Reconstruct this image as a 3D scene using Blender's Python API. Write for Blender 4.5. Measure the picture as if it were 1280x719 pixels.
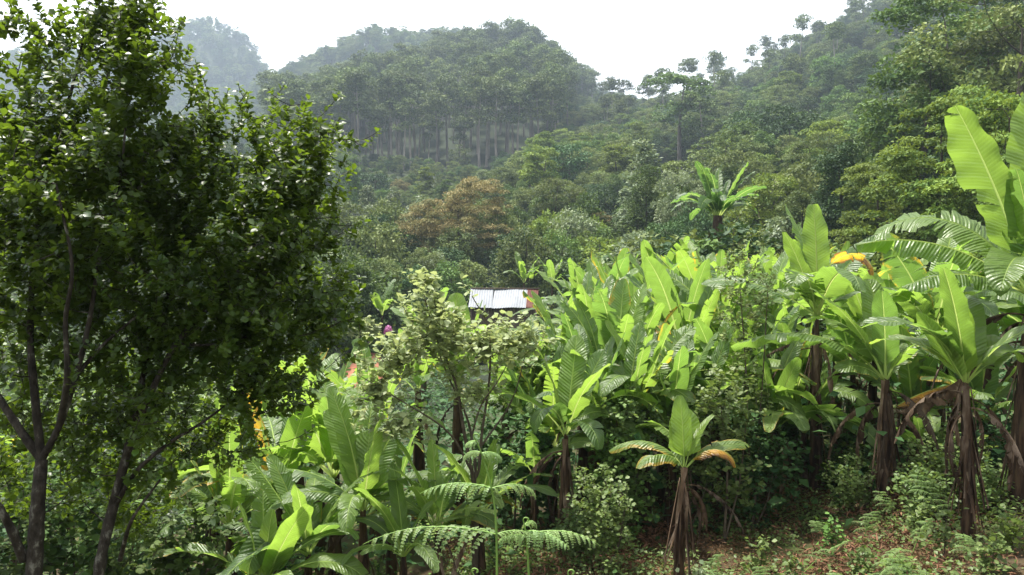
import bpy, math, random
import numpy as np
from mathutils import Vector, Matrix

S = bpy.context.scene
for o in list(bpy.data.objects):
    bpy.data.objects.remove(o)

# ------------------------------------------------------------------ camera
F = 949.0                                  # focal length in photograph pixels (1280 wide)
PITCH = math.atan(59.5 / F)
cam_d = bpy.data.cameras.new("camera"); cam = bpy.data.objects.new("camera", cam_d)
S.collection.objects.link(cam)
cam_d.sensor_width = 36.0; cam_d.lens = 36.0 * F / 1280.0
cam_d.clip_start = 0.05; cam_d.clip_end = 6000
cam.location = (0, 0, 0); cam.rotation_euler = (math.pi / 2 - PITCH, 0, 0)
S.camera = cam

# ------------------------------------------------------------------ sky, sun, exposure
SUN_AZ = math.radians(-44)                 # from straight ahead, negative = left
SUN_EL = math.radians(69)
w = bpy.data.worlds.new("World"); S.world = w; w.use_nodes = True
nt = w.node_tree; nt.nodes.clear()
sky = nt.nodes.new("ShaderNodeTexSky"); sky.sky_type = 'NISHITA'; sky.sun_disc = False
sky.sun_elevation = SUN_EL; sky.sun_rotation = SUN_AZ
sky.altitude = 1500; sky.air_density = 1.0; sky.dust_density = 4.0; sky.ozone_density = 1.0
hs = nt.nodes.new("ShaderNodeHueSaturation"); hs.inputs['Saturation'].default_value = 0.15
bg = nt.nodes.new("ShaderNodeBackground"); bg.inputs['Strength'].default_value = 0.15
wo = nt.nodes.new("ShaderNodeOutputWorld")
nt.links.new(sky.outputs[0], hs.inputs['Color']); nt.links.new(hs.outputs[0], bg.inputs[0]); nt.links.new(bg.outputs[0], wo.inputs[0])
sl = bpy.data.lights.new("sun", 'SUN'); sl.energy = 3.4; sl.angle = math.radians(5); sl.color = (1.0, 0.95, 0.86)
sun = bpy.data.objects.new("sun", sl); S.collection.objects.link(sun)
sv = Vector((math.sin(SUN_AZ) * math.cos(SUN_EL), math.cos(SUN_AZ) * math.cos(SUN_EL), math.sin(SUN_EL)))
sun.rotation_euler = sv.to_track_quat('Z', 'Y').to_euler()
S.view_settings.view_transform = 'Standard'; S.view_settings.look = 'None'
S.view_settings.exposure = 1.9; S.view_settings.gamma = 1.0
S.render.engine = 'CYCLES'
cy = S.cycles
cy.use_denoising = True
cy.max_bounces = 6; cy.diffuse_bounces = 3; cy.glossy_bounces = 2; cy.transmission_bounces = 4
cy.transparent_max_bounces = 4; cy.volume_bounces = 0
cy.sample_clamp_indirect = 4.0

# ------------------------------------------------------------------ helpers
def rs(seed): return np.random.default_rng(seed)
def unit(v):
    v = np.asarray(v, float)
    return v / np.maximum(np.linalg.norm(v, axis=-1, keepdims=True), 1e-9)

def px_point(px, py, y):
    """world point at depth y (metres ahead) that the photograph shows at px, py"""
    z = y * math.tan(-PITCH + math.atan((359.5 - py) / F))
    zc = y * math.cos(PITCH) - z * math.sin(PITCH)
    return np.array([(px - 640) / F * zc, y, z])

def project(p):
    x, y, z = p
    zc = y * math.cos(PITCH) - z * math.sin(PITCH)
    yc = y * math.sin(PITCH) + z * math.cos(PITCH)
    return 640 + F * x / zc, 359.5 - F * yc / zc

# ---- terrain heights
_by = np.array([-400, -60, -6, 0, 1.5, 3, 4.5, 8, 12, 20, 35, 55, 80, 110])
_bz = np.array([60, 9, -0.6, -1.65, -2.1, -2.75, -3.45, -4.05, -4.6, -5.3, -6.4, -7.6, -6.5, -3])
_cols = np.array([-700, -100, 0, 60, 150, 220, 240, 270, 300, 320, 335, 345, 380, 430, 470, 505, 560, 600, 660, 690, 720, 780, 850, 920, 1000, 1100, 1200, 1300, 1600, 2200])
_K = [
 (70,  [370]*13 + [372, 370, 368, 366, 364, 362, 358, 354, 346, 336, 324, 308, 285, 266, 250, 230, 220]),
 (100, [330]*13 + [322, 322, 322, 322, 320, 318, 316, 312, 304, 292, 278, 264, 242, 220, 195, 180, 180]),
 (160, [290]*13 + [262, 260, 258, 256, 255, 252, 250, 250, 245, 235, 220, 205, 172, 140, 105, 90, 90]),
 (230, [225]*13 + [224, 223, 222, 222, 220, 218, 216, 214, 198, 188, 176, 152, 110, 70, 35, 20, 20]),
 (330, [205]*10 + [190, 185, 175, 162, 156, 150, 142, 136, 136, 146, 168, 172, 155, 134, 100, 48, 0, -40, -60, -60]),
 (430, [200]*10 + [178, 174, 166, 156, 144, 126, 102, 98, 100, 116, 144, 160, 146, 122, 80, 12, -60, -110, -130, -130]),
 (520, [190]*10 + [180, 175, 165, 152, 142, 128, 112, 108, 112, 130, 152, 154, 160, 150, 110, 50, -10, -60, -80, -80]),
 (650, [175]*6 + [160, 150, 140, 130, 116, 106, 92, 70, 55, 56, 54, 66, 100, 112, 128, 142, 170, 170, 150, 110, 60, 20, 0, 0]),
 (780, [150]*6 + [140, 138, 138, 138, 138, 138, 130, 130, 130, 130, 130, 130, 135, 140, 145, 150, 180, 180, 170, 150, 120, 100, 90, 90]),
 (900, [90, 90, 86, 66, 76, 52, 38, 32, 46, 62, 88, 124] + [150]*18),
 (1050, [140]*12 + [165]*18),
 (1600, [200]*30),
]
_Kd = np.array([k[0] for k in _K], float)
_Kz = []
for d_, py_ in _K:
    a_ = -PITCH + np.arctan((359.5 - np.array(py_, float)) / F)
    _Kz.append(d_ * np.tan(a_))
def height(x, y):
    x = np.atleast_1d(np.asarray(x, float)); y = np.atleast_1d(np.asarray(y, float))
    lat = 0.17 * x
    lat = np.where(x > 14, 2.38 + 0.2 * (x - 14), lat)
    lat = np.where(x < -10, -1.7 + 0.04 * (x + 10), lat)
    near = np.interp(y, _by, _bz) + np.clip(lat, -4, 40)
    near += 0.10 * np.sin(x * 1.1 + 1.3) * np.sin(y * 0.9) + 0.05 * np.sin(x * 2.7 + y * 2.1)
    ys = np.maximum(y, 1.0)
    px = np.clip(640 + F * x / ys, -700, 2200)
    px = np.where(y <= 1, np.where(x > 0, 2200, -700), px)
    zk = np.stack([np.interp(px, _cols, z) for z in _Kz])            # K x N
    yy = np.clip(ys, _Kd[0], _Kd[-1])
    i = np.clip(np.searchsorted(_Kd, yy) - 1, 0, len(_Kd) - 2)
    t = (yy - _Kd[i]) / (_Kd[i + 1] - _Kd[i])
    n = np.arange(len(px))
    t = t * t * (3 - 2 * t) * 0.5 + t * 0.5
    far = zk[i, n] * (1 - t) + zk[i + 1, n] * t
    far += np.clip((ys - 70) / 100, 0, 1) * (2.0 * np.sin(x * 0.045 + 1) * np.sin(y * 0.05) + 1.2 * np.sin(x * 0.11 + y * 0.08))
    b = np.clip((ys - 50) / 40, 0, 1); b = b * b * (3 - 2 * b)
    return near * (1 - b) + far * b
def ground_at(px, y):
    z = -4.0
    for _ in range(4):
        zc = y * math.cos(PITCH) - z * math.sin(PITCH)
        x = (px - 640) / F * zc
        z = float(height(x, y)[0])
    return np.array([x, y, z])

# ---- materials
def new_mat(name):
    m = bpy.data.materials.new(name); m.use_nodes = True
    m.node_tree.nodes.clear()
    return m, m.node_tree.nodes, m.node_tree.links

def leaf_mat(name, c1, c2, tcol, trans=0.35, rough=0.45, spec=0.45, vary=0.25):
    m, N, L = new_mat(name)
    out = N.new("ShaderNodeOutputMaterial")
    at = N.new("ShaderNodeAttribute"); at.attribute_name = "rnd"
    oi = N.new("ShaderNodeObjectInfo")
    mx = N.new("ShaderNodeMix"); mx.data_type = 'RGBA'
    mx.inputs[6].default_value = (*c1, 1); mx.inputs[7].default_value = (*c2, 1)
    L.new(at.outputs['Fac'], mx.inputs[0])
    hv = N.new("ShaderNodeHueSaturation")
    mr = N.new("ShaderNodeMapRange"); mr.inputs[3].default_value = 1 - vary; mr.inputs[4].default_value = 1 + vary
    L.new(oi.outputs['Random'], mr.inputs[0]); L.new(mr.outputs[0], hv.inputs['Value'])
    mh = N.new("ShaderNodeMapRange"); mh.inputs[3].default_value = 0.494; mh.inputs[4].default_value = 0.520
    ml = N.new("ShaderNodeMath"); ml.operation = 'MULTIPLY'; ml.inputs[1].default_value = 7.31
    fr = N.new("ShaderNodeMath"); fr.operation = 'FRACT'
    L.new(oi.outputs['Random'], ml.inputs[0]); L.new(ml.outputs[0], fr.inputs[0]); L.new(fr.outputs[0], mh.inputs[0]); L.new(mh.outputs[0], hv.inputs['Hue'])
    L.new(mx.outputs[2], hv.inputs['Color'])
    p = N.new("ShaderNodeBsdfPrincipled"); p.inputs['Roughness'].default_value = rough
    p.inputs['Specular IOR Level'].default_value = spec
    L.new(hv.outputs[0], p.inputs['Base Color'])
    t = N.new("ShaderNodeBsdfTranslucent")
    tm = N.new("ShaderNodeMix"); tm.data_type = 'RGBA'; tm.blend_type = 'MULTIPLY'; tm.inputs[0].default_value = 1.0
    sc = N.new("ShaderNodeMix"); sc.data_type = 'RGBA'; sc.inputs[0].default_value = 0.75
    L.new(hv.outputs[0], sc.inputs[6]); sc.inputs[7].default_value = (*tcol, 1)
    L.new(sc.outputs[2], t.inputs['Color'])
    ms = N.new("ShaderNodeMixShader"); ms.inputs[0].default_value = trans
    L.new(p.outputs[0], ms.inputs[1]); L.new(t.outputs[0], ms.inputs[2]); L.new(ms.outputs[0], out.inputs[0])
    return m

def noise_mat(name, cols, scale=6.0, rough=0.85, bump=0.4, stretch=(1, 1, 1), detail=6, spec=0.2, vary=0.0):
    m, N, L = new_mat(name)
    out = N.new("ShaderNodeOutputMaterial")
    tc = N.new("ShaderNodeTexCoord"); mp = N.new("ShaderNodeMapping"); mp.inputs['Scale'].default_value = stretch
    L.new(tc.outputs['Object'], mp.inputs[0])
    nz = N.new("ShaderNodeTexNoise"); nz.inputs['Scale'].default_value = scale; nz.inputs['Detail'].default_value = detail
    nz.inputs['Roughness'].default_value = 0.65
    L.new(mp.outputs[0], nz.inputs['Vector'])
    cr = N.new("ShaderNodeValToRGB"); e = cr.color_ramp.elements
    while len(e) < len(cols): e.new(0.5)
    for k, c in enumerate(cols):
        e[k].position = 0.3 + 0.4 * k / (len(cols) - 1); e[k].color = (*c, 1)
    L.new(nz.outputs[0], cr.inputs[0])
    p = N.new("ShaderNodeBsdfPrincipled"); p.inputs['Roughness'].default_value = rough; p.inputs['Specular IOR Level'].default_value = spec
    oi = N.new("ShaderNodeObjectInfo"); hv = N.new("ShaderNodeHueSaturation"); mr = N.new("ShaderNodeMapRange")
    mr.inputs[3].default_value = 1 - vary; mr.inputs[4].default_value = 1 + vary
    L.new(oi.outputs['Random'], mr.inputs[0]); L.new(mr.outputs[0], hv.inputs['Value']); L.new(cr.outputs[0], hv.inputs['Color'])
    L.new(hv.outputs[0], p.inputs['Base Color'])
    if bump:
        b = N.new("ShaderNodeBump"); b.inputs['Strength'].default_value = bump; b.inputs['Distance'].default_value = 0.03
        L.new(nz.outputs[0], b.inputs['Height']); L.new(b.outputs[0], p.inputs['Normal'])
    L.new(p.outputs[0], out.inputs[0])
    return m

def banana_mat():
    m, N, L = new_mat("banana_leaf")
    out = N.new("ShaderNodeOutputMaterial")
    uv = N.new("ShaderNodeUVMap"); uv.uv_map = "uv"
    sp = N.new("ShaderNodeSeparateXYZ"); L.new(uv.outputs[0], sp.inputs[0])     # x: across 0..1, y: metres along
    def math_(op, a=None, b=None):
        n = N.new("ShaderNodeMath"); n.operation = op
        for k, q in enumerate((a, b)):
            if q is None: continue
            if isinstance(q, (int, float)): n.inputs[k].default_value = q
            else: L.new(q, n.inputs[k])
        return n.outputs[0]
    ax = math_('ABSOLUTE', math_('SUBTRACT', sp.outputs[0], 0.5))               # 0 midrib .. 0.5 edge
    ph = math_('SUBTRACT', sp.outputs[1], math_('MULTIPLY', ax, 0.22))
    nz = N.new("ShaderNodeTexNoise"); nz.inputs['Scale'].default_value = 3.0; nz.inputs['Detail'].default_value = 5
    L.new(uv.outputs[0], nz.inputs['Vector'])
    wv = math_('SINE', math_('MULTIPLY', ph, 150.0))
    wv2 = math_('SINE', math_('ADD', math_('MULTIPLY', ph, 41.0), math_('MULTIPLY', nz.outputs[0], 6.0)))
    veins = math_('ADD', math_('MULTIPLY', wv, 0.35), math_('MULTIPLY', wv2, 0.65))
    age = N.new("ShaderNodeAttribute"); age.attribute_type = 'OBJECT'; age.attribute_name = "age"
    tint = N.new("ShaderNodeAttribute"); tint.attribute_type = 'OBJECT'; tint.attribute_name = "tint"
    g = N.new("ShaderNodeMix"); g.data_type = 'RGBA'
    g.inputs[6].default_value = (0.065, 0.125, 0.034, 1); g.inputs[7].default_value = (0.165, 0.250, 0.048, 1)
    L.new(tint.outputs['Fac'], g.inputs[0])
    g2 = N.new("ShaderNodeMix"); g2.data_type = 'RGBA'; g2.blend_type = 'MULTIPLY'; g2.inputs[0].default_value = 0.25
    L.new(g.outputs[2], g2.inputs[6])
    vc = N.new("ShaderNodeCombineColor")
    vs = math_('ADD', math_('MULTIPLY', veins, 0.22), 0.85)
    for k in range(3): L.new(vs, vc.inputs[k])
    L.new(vc.outputs[0], g2.inputs[7])
    # ageing from the edge inwards: yellow, then brown
    nz2 = N.new("ShaderNodeTexNoise"); nz2.inputs['Scale'].default_value = 5.5; nz2.inputs['Detail'].default_value = 6
    L.new(uv.outputs[0], nz2.inputs['Vector'])
    e1 = math_('ADD', math_('MULTIPLY', ax, 0.9), math_('MULTIPLY', nz2.outputs[0], 0.9))
    e2 = math_('ADD', e1, math_('MULTIPLY', age.outputs['Fac'], 1.25))
    yr = N.new("ShaderNodeMapRange"); yr.inputs[1].default_value = 1.12; yr.inputs[2].default_value = 1.42; L.new(e2, yr.inputs[0])
    br = N.new("ShaderNodeMapRange"); br.inputs[1].default_value = 1.40; br.inputs[2].default_value = 1.66; L.new(e2, br.inputs[0])
    y = N.new("ShaderNodeMix"); y.data_type = 'RGBA'; L.new(yr.outputs[0], y.inputs[0]); L.new(g2.outputs[2], y.inputs[6]); y.inputs[7].default_value = (0.42, 0.24, 0.03, 1)
    b = N.new("ShaderNodeMix"); b.data_type = 'RGBA'; L.new(br.outputs[0], b.inputs[0]); L.new(y.outputs[2], b.inputs[6]); b.inputs[7].default_value = (0.115, 0.062, 0.033, 1)
    p = N.new("ShaderNodeBsdfPrincipled"); p.inputs['Roughness'].default_value = 0.40; p.inputs['Specular IOR Level'].default_value = 0.75
    L.new(b.outputs[2], p.inputs['Base Color'])
    bp = N.new("ShaderNodeBump"); bp.inputs['Strength'].default_value = 0.85; bp.inputs['Distance'].default_value = 0.010
    L.new(veins, bp.inputs['Height']); L.new(bp.outputs[0], p.inputs['Normal'])
    t = N.new("ShaderNodeBsdfTranslucent")
    ty = N.new("ShaderNodeMix"); ty.data_type = 'RGBA'; ty.blend_type = 'MULTIPLY'; ty.inputs[0].default_value = 1.0
    L.new(b.outputs[2], ty.inputs[6]); ty.inputs[7].default_value = (2.05, 2.05, 1.3, 1)
    L.new(ty.outputs[2], t.inputs['Color'])
    ms = N.new("ShaderNodeMixShader"); ms.inputs[0].default_value = 0.55
    L.new(p.outputs[0], ms.inputs[1]); L.new(t.outputs[0], ms.inputs[2]); L.new(ms.outputs[0], out.inputs[0])
    return m

def plain_mat(name, col, rough=0.6, spec=0.3, metal=0.0):
    m, N, L = new_mat(name)
    out = N.new("ShaderNodeOutputMaterial"); p = N.new("ShaderNodeBsdfPrincipled")
    p.inputs['Base Color'].default_value = (*col, 1); p.inputs['Roughness'].default_value = rough
    p.inputs['Specular IOR Level'].default_value = spec; p.inputs['Metallic'].default_value = metal
    L.new(p.outputs[0], out.inputs[0]); return m

M = {
 'ban': banana_mat(),
 'rib': leaf_mat("banana_midrib", (0.30, 0.40, 0.10), (0.30, 0.40, 0.10), (0.55, 0.66, 0.20), 0.5, 0.45, 0.4),
 'stem': noise_mat("banana_stem", [(0.008, 0.005, 0.003), (0.026, 0.014, 0.008), (0.075, 0.044, 0.024), (0.05, 0.05, 0.02)], 3.4, 0.6, 0.6, (4, 4, 0.55)),
 'dead': noise_mat("dead_banana_leaf", [(0.022, 0.013, 0.008), (0.075, 0.046, 0.028), (0.20, 0.15, 0.11)], 6, 0.8, 0.5, (1.6, 1.6, 0.4), vary=0.6),
 'gloss': leaf_mat("glossy_leaf", (0.018, 0.050, 0.008), (0.085, 0.145, 0.016), (0.20, 0.30, 0.018), 0.40, 0.42, 0.42),
 'olive': leaf_mat("olive_leaf", (0.036, 0.070, 0.018), (0.205, 0.240, 0.078), (0.20, 0.25, 0.05), 0.20, 0.6, 0.15, vary=0.4),
 'pale': leaf_mat("pale_leaf", (0.15, 0.20, 0.06), (0.42, 0.46, 0.22), (0.46, 0.52, 0.18), 0.40, 0.5, 0.4),
 'broad': leaf_mat("broad_leaf", (0.024, 0.060, 0.015), (0.130, 0.195, 0.042), (0.15, 0.23, 0.03), 0.20, 0.6, 0.15, vary=0.45),
 'dark': leaf_mat("dark_leaf", (0.018, 0.050, 0.017), (0.066, 0.115, 0.036), (0.07, 0.12, 0.02), 0.15, 0.6, 0.15, vary=0.45),
 'euc': leaf_mat("eucalyptus_leaf", (0.020, 0.046, 0.017), (0.185, 0.225, 0.062), (0.12, 0.16, 0.03), 0.18, 0.65, 0.12, vary=0.4),
 'brown': leaf_mat("brownish_leaf", (0.070, 0.088, 0.026), (0.34, 0.265, 0.125), (0.28, 0.22, 0.08), 0.18, 0.65, 0.12),
 'feather': leaf_mat("feathery_leaf", (0.036, 0.080, 0.013), (0.195, 0.255, 0.042), (0.25, 0.32, 0.035), 0.26, 0.6, 0.15, vary=0.3),
 'silver': leaf_mat("silvery_leaf", (0.085, 0.125, 0.060), (0.20, 0.235, 0.115), (0.20, 0.24, 0.09), 0.30, 0.5, 0.35),
 'fern': leaf_mat("fern_leaf", (0.14, 0.225, 0.075), (0.24, 0.33, 0.13), (0.34, 0.44, 0.14), 0.40, 0.5, 0.35),
 'weed': leaf_mat("weed_leaf", (0.065, 0.115, 0.026), (0.18, 0.235, 0.075), (0.22, 0.30, 0.05), 0.35, 0.5, 0.35),
 'litter': leaf_mat("dry_litter", (0.055, 0.027, 0.015), (0.25, 0.135, 0.078), (0.16, 0.08, 0.04), 0.12, 0.8, 0.15),
 'bark': noise_mat("grey_bark", [(0.008, 0.006, 0.005), (0.020, 0.016, 0.012), (0.045, 0.038, 0.030), (0.22, 0.215, 0.18)], 17, 0.9, 1.0, (1, 1, 0.55), 10),
 'twig': noise_mat("brown_twig", [(0.05, 0.038, 0.026), (0.12, 0.095, 0.065)], 12, 0.8, 0.3),
 'ebark': noise_mat("pale_bark", [(0.09, 0.07, 0.055), (0.19, 0.165, 0.14), (0.36, 0.33, 0.29)], 0.6, 0.8, 0.2, (1, 1, 0.25), vary=0.45),
 'dbark': noise_mat("dark_bark", [(0.03, 0.024, 0.018), (0.085, 0.07, 0.052)], 2.0, 0.9, 0.4, (1, 1, 0.3)),
 'stipe': plain_mat("fern_stipe", (0.16, 0.27, 0.06), 0.5),
}

# ---- mesh from arrays
def mk_mesh(name, V, Fc, mat, rnd=None, uv=None, smooth=False):
    V = np.ascontiguousarray(V, np.float32)
    faces = [np.asarray(f, np.int32) for f in (Fc if isinstance(Fc, list) else [Fc]) if len(f)]
    me = bpy.data.meshes.new(name)
    me.vertices.add(len(V)); me.vertices.foreach_set("co", V.ravel())
    idx = np.concatenate([f.ravel() for f in faces])
    tot = np.concatenate([np.full(len(f), f.shape[1], np.int32) for f in faces])
    st = np.concatenate([[0], np.cumsum(tot)[:-1]]).astype(np.int32)
    me.loops.add(len(idx)); me.loops.foreach_set("vertex_index", idx)
    me.polygons.add(len(tot)); me.polygons.foreach_set("loop_start", st)
    me.update(calc_edges=True)
    if smooth: me.polygons.foreach_set("use_smooth", np.ones(len(tot), bool))
    if rnd is not None:
        a = me.attributes.new("rnd", 'FLOAT', 'FACE'); a.data.foreach_set("value", np.asarray(rnd, np.float32))
    if uv is not None:
        l = me.uv_layers.new(name="uv"); l.data.foreach_set("uv", np.ascontiguousarray(uv[idx], np.float32).ravel())
    me.materials.append(mat)
    return me
def link(name, me, parent=None, loc=None):
    o = bpy.data.objects.new(name, me); S.collection.objects.link(o)
    if parent: o.parent = parent
    if loc is not None: o.location = loc
    return o
def empty(name, loc, label, cat, group=None, rz=0.0, sc=1.0):
    o = bpy.data.objects.new(name, None); S.collection.objects.link(o)
    o.empty_display_size = 0.2
    o.location = [float(q) for q in loc]; o.rotation_euler = (0, 0, rz)
    o.scale = (sc, sc, sc) if not isinstance(sc, tuple) else sc
    o['label'] = label; o['category'] = cat
    if group: o['group'] = group
    return o
def ordinal(n):
    return f"{n}{'th' if 10 <= n % 100 <= 20 else {1:'st',2:'nd',3:'rd'}.get(n % 10,'th')}"

LEAF8_V = np.array([[0,0,0],[-.30,.30,.07],[.30,.30,.07],[0,.38,0],[-.42,.68,.06],[.42,.68,.06],[0,.72,-.03],[0,1,-.14]], float)
LEAF8_T = np.array([[0,2,3],[0,3,1],[3,2,5],[3,5,6],[3,6,4],[3,4,1],[6,5,7],[6,7,4]])
LEAF4_V = np.array([[0,0,0],[.30,.28,.07],[.42,.64,.09],[0,1,-.05],[-.42,.64,.09],[-.30,.28,.07]], float)
LEAF4_T = np.array([[0,1,2],[0,2,3],[0,3,4],[0,4,5]])
LEAF2_V = np.array([[0,0,0],[.36,.5,.08],[0,1,-.06],[-.36,.5,.08]], float)
LEAF2_T = np.array([[0,1,2],[0,2,3]])
def cloud(pos, axis, nrm, size, tv, tf, width=1.0):
    n = len(pos)
    a = unit(axis); nr = nrm - (nrm * a).sum(1, keepdims=True) * a; nr = unit(nr); sd = np.cross(a, nr)
    size = np.broadcast_to(size, (n,))[:, None, None]
    V = pos[:, None, :] + size * (tv[None, :, 0:1] * width * sd[:, None, :] + tv[None, :, 1:2] * a[:, None, :] + tv[None, :, 2:3] * nr[:, None, :])
    T = tf[None] + (np.arange(n) * len(tv))[:, None, None]
    return V.reshape(-1, 3), T.reshape(-1, 3)

def tube(pts, rad, k=6):
    pts = np.asarray(pts, float); n = len(pts)
    rad = np.broadcast_to(rad, (n,))
    t = unit(np.gradient(pts, axis=0))
    ref = np.array([0.31, 0.95, 0.05]) if abs(t[0] @ np.array([0.31, 0.95, 0.05])) < 0.9 else np.array([1.0, 0, 0.1])
    u = unit(ref - (t @ ref)[:, None] * t); v = np.cross(t, u)
    a = np.arange(k) * 2 * math.pi / k
    V = pts[:, None] + rad[:, None, None] * (np.cos(a)[None, :, None] * u[:, None] + np.sin(a)[None, :, None] * v[:, None])
    i = np.arange(n - 1)[:, None] * k; j = np.arange(k)[None]; j2 = (j + 1) % k
    Q = np.stack([i + j, i + j2, i + k + j2, i + k + j], -1).reshape(-1, 4)
    return V.reshape(-1, 3), Q
def tubes(paths):
    """paths: (points, radii, sides) -> one vertex / quad array"""
    Vs, Qs, o = [], [], 0
    for p, r, k in paths:
        V, Q = tube(p, r, k); Vs.append(V); Qs.append(Q + o); o += len(V)
    return np.concatenate(Vs), np.concatenate(Qs)
def smooth_path(ctrl, n=10):
    c = np.asarray(ctrl, float)
    if len(c) == 2: return c[0] + np.linspace(0, 1, n)[:, None] * (c[1] - c[0])
    out = []
    P = np.vstack([2 * c[0] - c[1], c, 2 * c[-1] - c[-2]])
    for i in range(len(c) - 1):
        p0, p1, p2, p3 = P[i:i + 4]
        for t in np.linspace(0, 1, n, endpoint=False):
            out.append(0.5 * ((2*p1) + (-p0+p2)*t + (2*p0-5*p1+4*p2-p3)*t*t + (-p0+3*p1-3*p2+p3)*t**3))
    out.append(c[-1]); return np.array(out)
def grow(skel, tips, rng, r_tip=0.004, k_len=0.02, rise=0.25, up_pen=0.8, sides=4, npt=4):
    """join every tip to the nearest piece of the growing skeleton by a bowed twig"""
    P = np.concatenate([s[0] for s in skel]); R = np.concatenate([np.broadcast_to(s[1], (len(s[0]),)) for s in skel])
    d0 = np.array([np.min(np.linalg.norm(P - t, axis=1)) for t in tips])
    paths = [(s[0], s[1], 8) for s in skel]
    dirs = np.zeros((len(tips), 3))
    for i in np.argsort(d0):
        t = tips[i]; v = t - P; d = np.linalg.norm(v, axis=1)
        c = int(np.argmin(d + up_pen * np.maximum(0, 0.3 * d - v[:, 2])))
        p0 = P[c]; ln = d[c]
        mid = (p0 + t) / 2 + np.array([0, 0, -rise * 0.3 * ln]) + rng.normal(0, 0.08 * ln, 3)
        q = np.linspace(0, 1, npt)[:, None]
        pts = (1-q)**2 * p0 + 2*q*(1-q) * mid + q*q * t
        r0 = max(r_tip, min(0.7 * R[c], r_tip + k_len * ln))
        rr = np.linspace(r0, r_tip, npt)
        paths.append((pts, rr, sides)); P = np.vstack([P, pts[1:]]); R = np.concatenate([R, rr[1:]])
        dirs[i] = unit(t - pts[-2])
    return paths, dirs
def in_lobe(rng, n, c, r, shell=0.5, zmin=-1.0):
    out = []
    while len(out) < n:
        v = rng.normal(size=3); v /= np.linalg.norm(v)
        if v[2] < zmin: continue
        out.append(np.asarray(c) + np.asarray(r) * v * (shell + (1 - shell) * rng.random()) )
    return np.array(out)

# ------------------------------------------------------------------ terrain
def build_ground():
    ang = np.radians(np.concatenate([np.linspace(-60, 60, 261)[:-1], np.linspace(60, 300, 70)]))[:-1]
    r = np.concatenate([[0.0], np.linspace(0.4, 12, 46), np.geomspace(12.4, 1900, 140)])
    x = np.sin(ang)[:, None] * r[None]; y = np.cos(ang)[:, None] * r[None]
    z = height(x.ravel(), y.ravel())
    V = np.stack([x.ravel(), y.ravel(), z], 1)
    na, nr = len(ang), len(r)
    i = np.arange(na)[:, None]; j = np.arange(nr - 1)[None]; i2 = (i + 1) % na
    Q = np.stack([i * nr + j, i * nr + j + 1, i2 * nr + j + 1, i2 * nr + j], -1).reshape(-1, 4)
    m = noise_mat("soil_and_litter", [(0.022, 0.022, 0.010), (0.055, 0.036, 0.020), (0.045, 0.060, 0.016), (0.10, 0.062, 0.036)], 0.9, 0.95, 0.6, detail=10)
    # open litter near the camera, leafy forest floor further off
    N, L = m.node_tree.nodes, m.node_tree.links
    p = [n for n in N if n.type == 'BSDF_PRINCIPLED'][0]; old = p.inputs['Base Color'].links[0].from_socket
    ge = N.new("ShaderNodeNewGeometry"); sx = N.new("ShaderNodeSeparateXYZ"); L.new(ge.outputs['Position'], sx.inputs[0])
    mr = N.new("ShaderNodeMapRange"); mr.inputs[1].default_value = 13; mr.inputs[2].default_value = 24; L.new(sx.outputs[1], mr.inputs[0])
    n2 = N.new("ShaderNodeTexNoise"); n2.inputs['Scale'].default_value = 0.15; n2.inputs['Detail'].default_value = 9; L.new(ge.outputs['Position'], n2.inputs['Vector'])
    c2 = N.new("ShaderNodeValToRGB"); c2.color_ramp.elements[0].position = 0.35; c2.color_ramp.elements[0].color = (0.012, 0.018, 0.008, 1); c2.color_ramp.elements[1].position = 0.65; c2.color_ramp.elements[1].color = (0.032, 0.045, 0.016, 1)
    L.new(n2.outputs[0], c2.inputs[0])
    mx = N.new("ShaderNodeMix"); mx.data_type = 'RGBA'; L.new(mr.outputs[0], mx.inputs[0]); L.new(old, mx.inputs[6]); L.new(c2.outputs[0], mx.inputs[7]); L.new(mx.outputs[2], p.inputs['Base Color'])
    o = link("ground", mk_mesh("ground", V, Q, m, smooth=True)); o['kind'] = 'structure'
build_ground()

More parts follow.
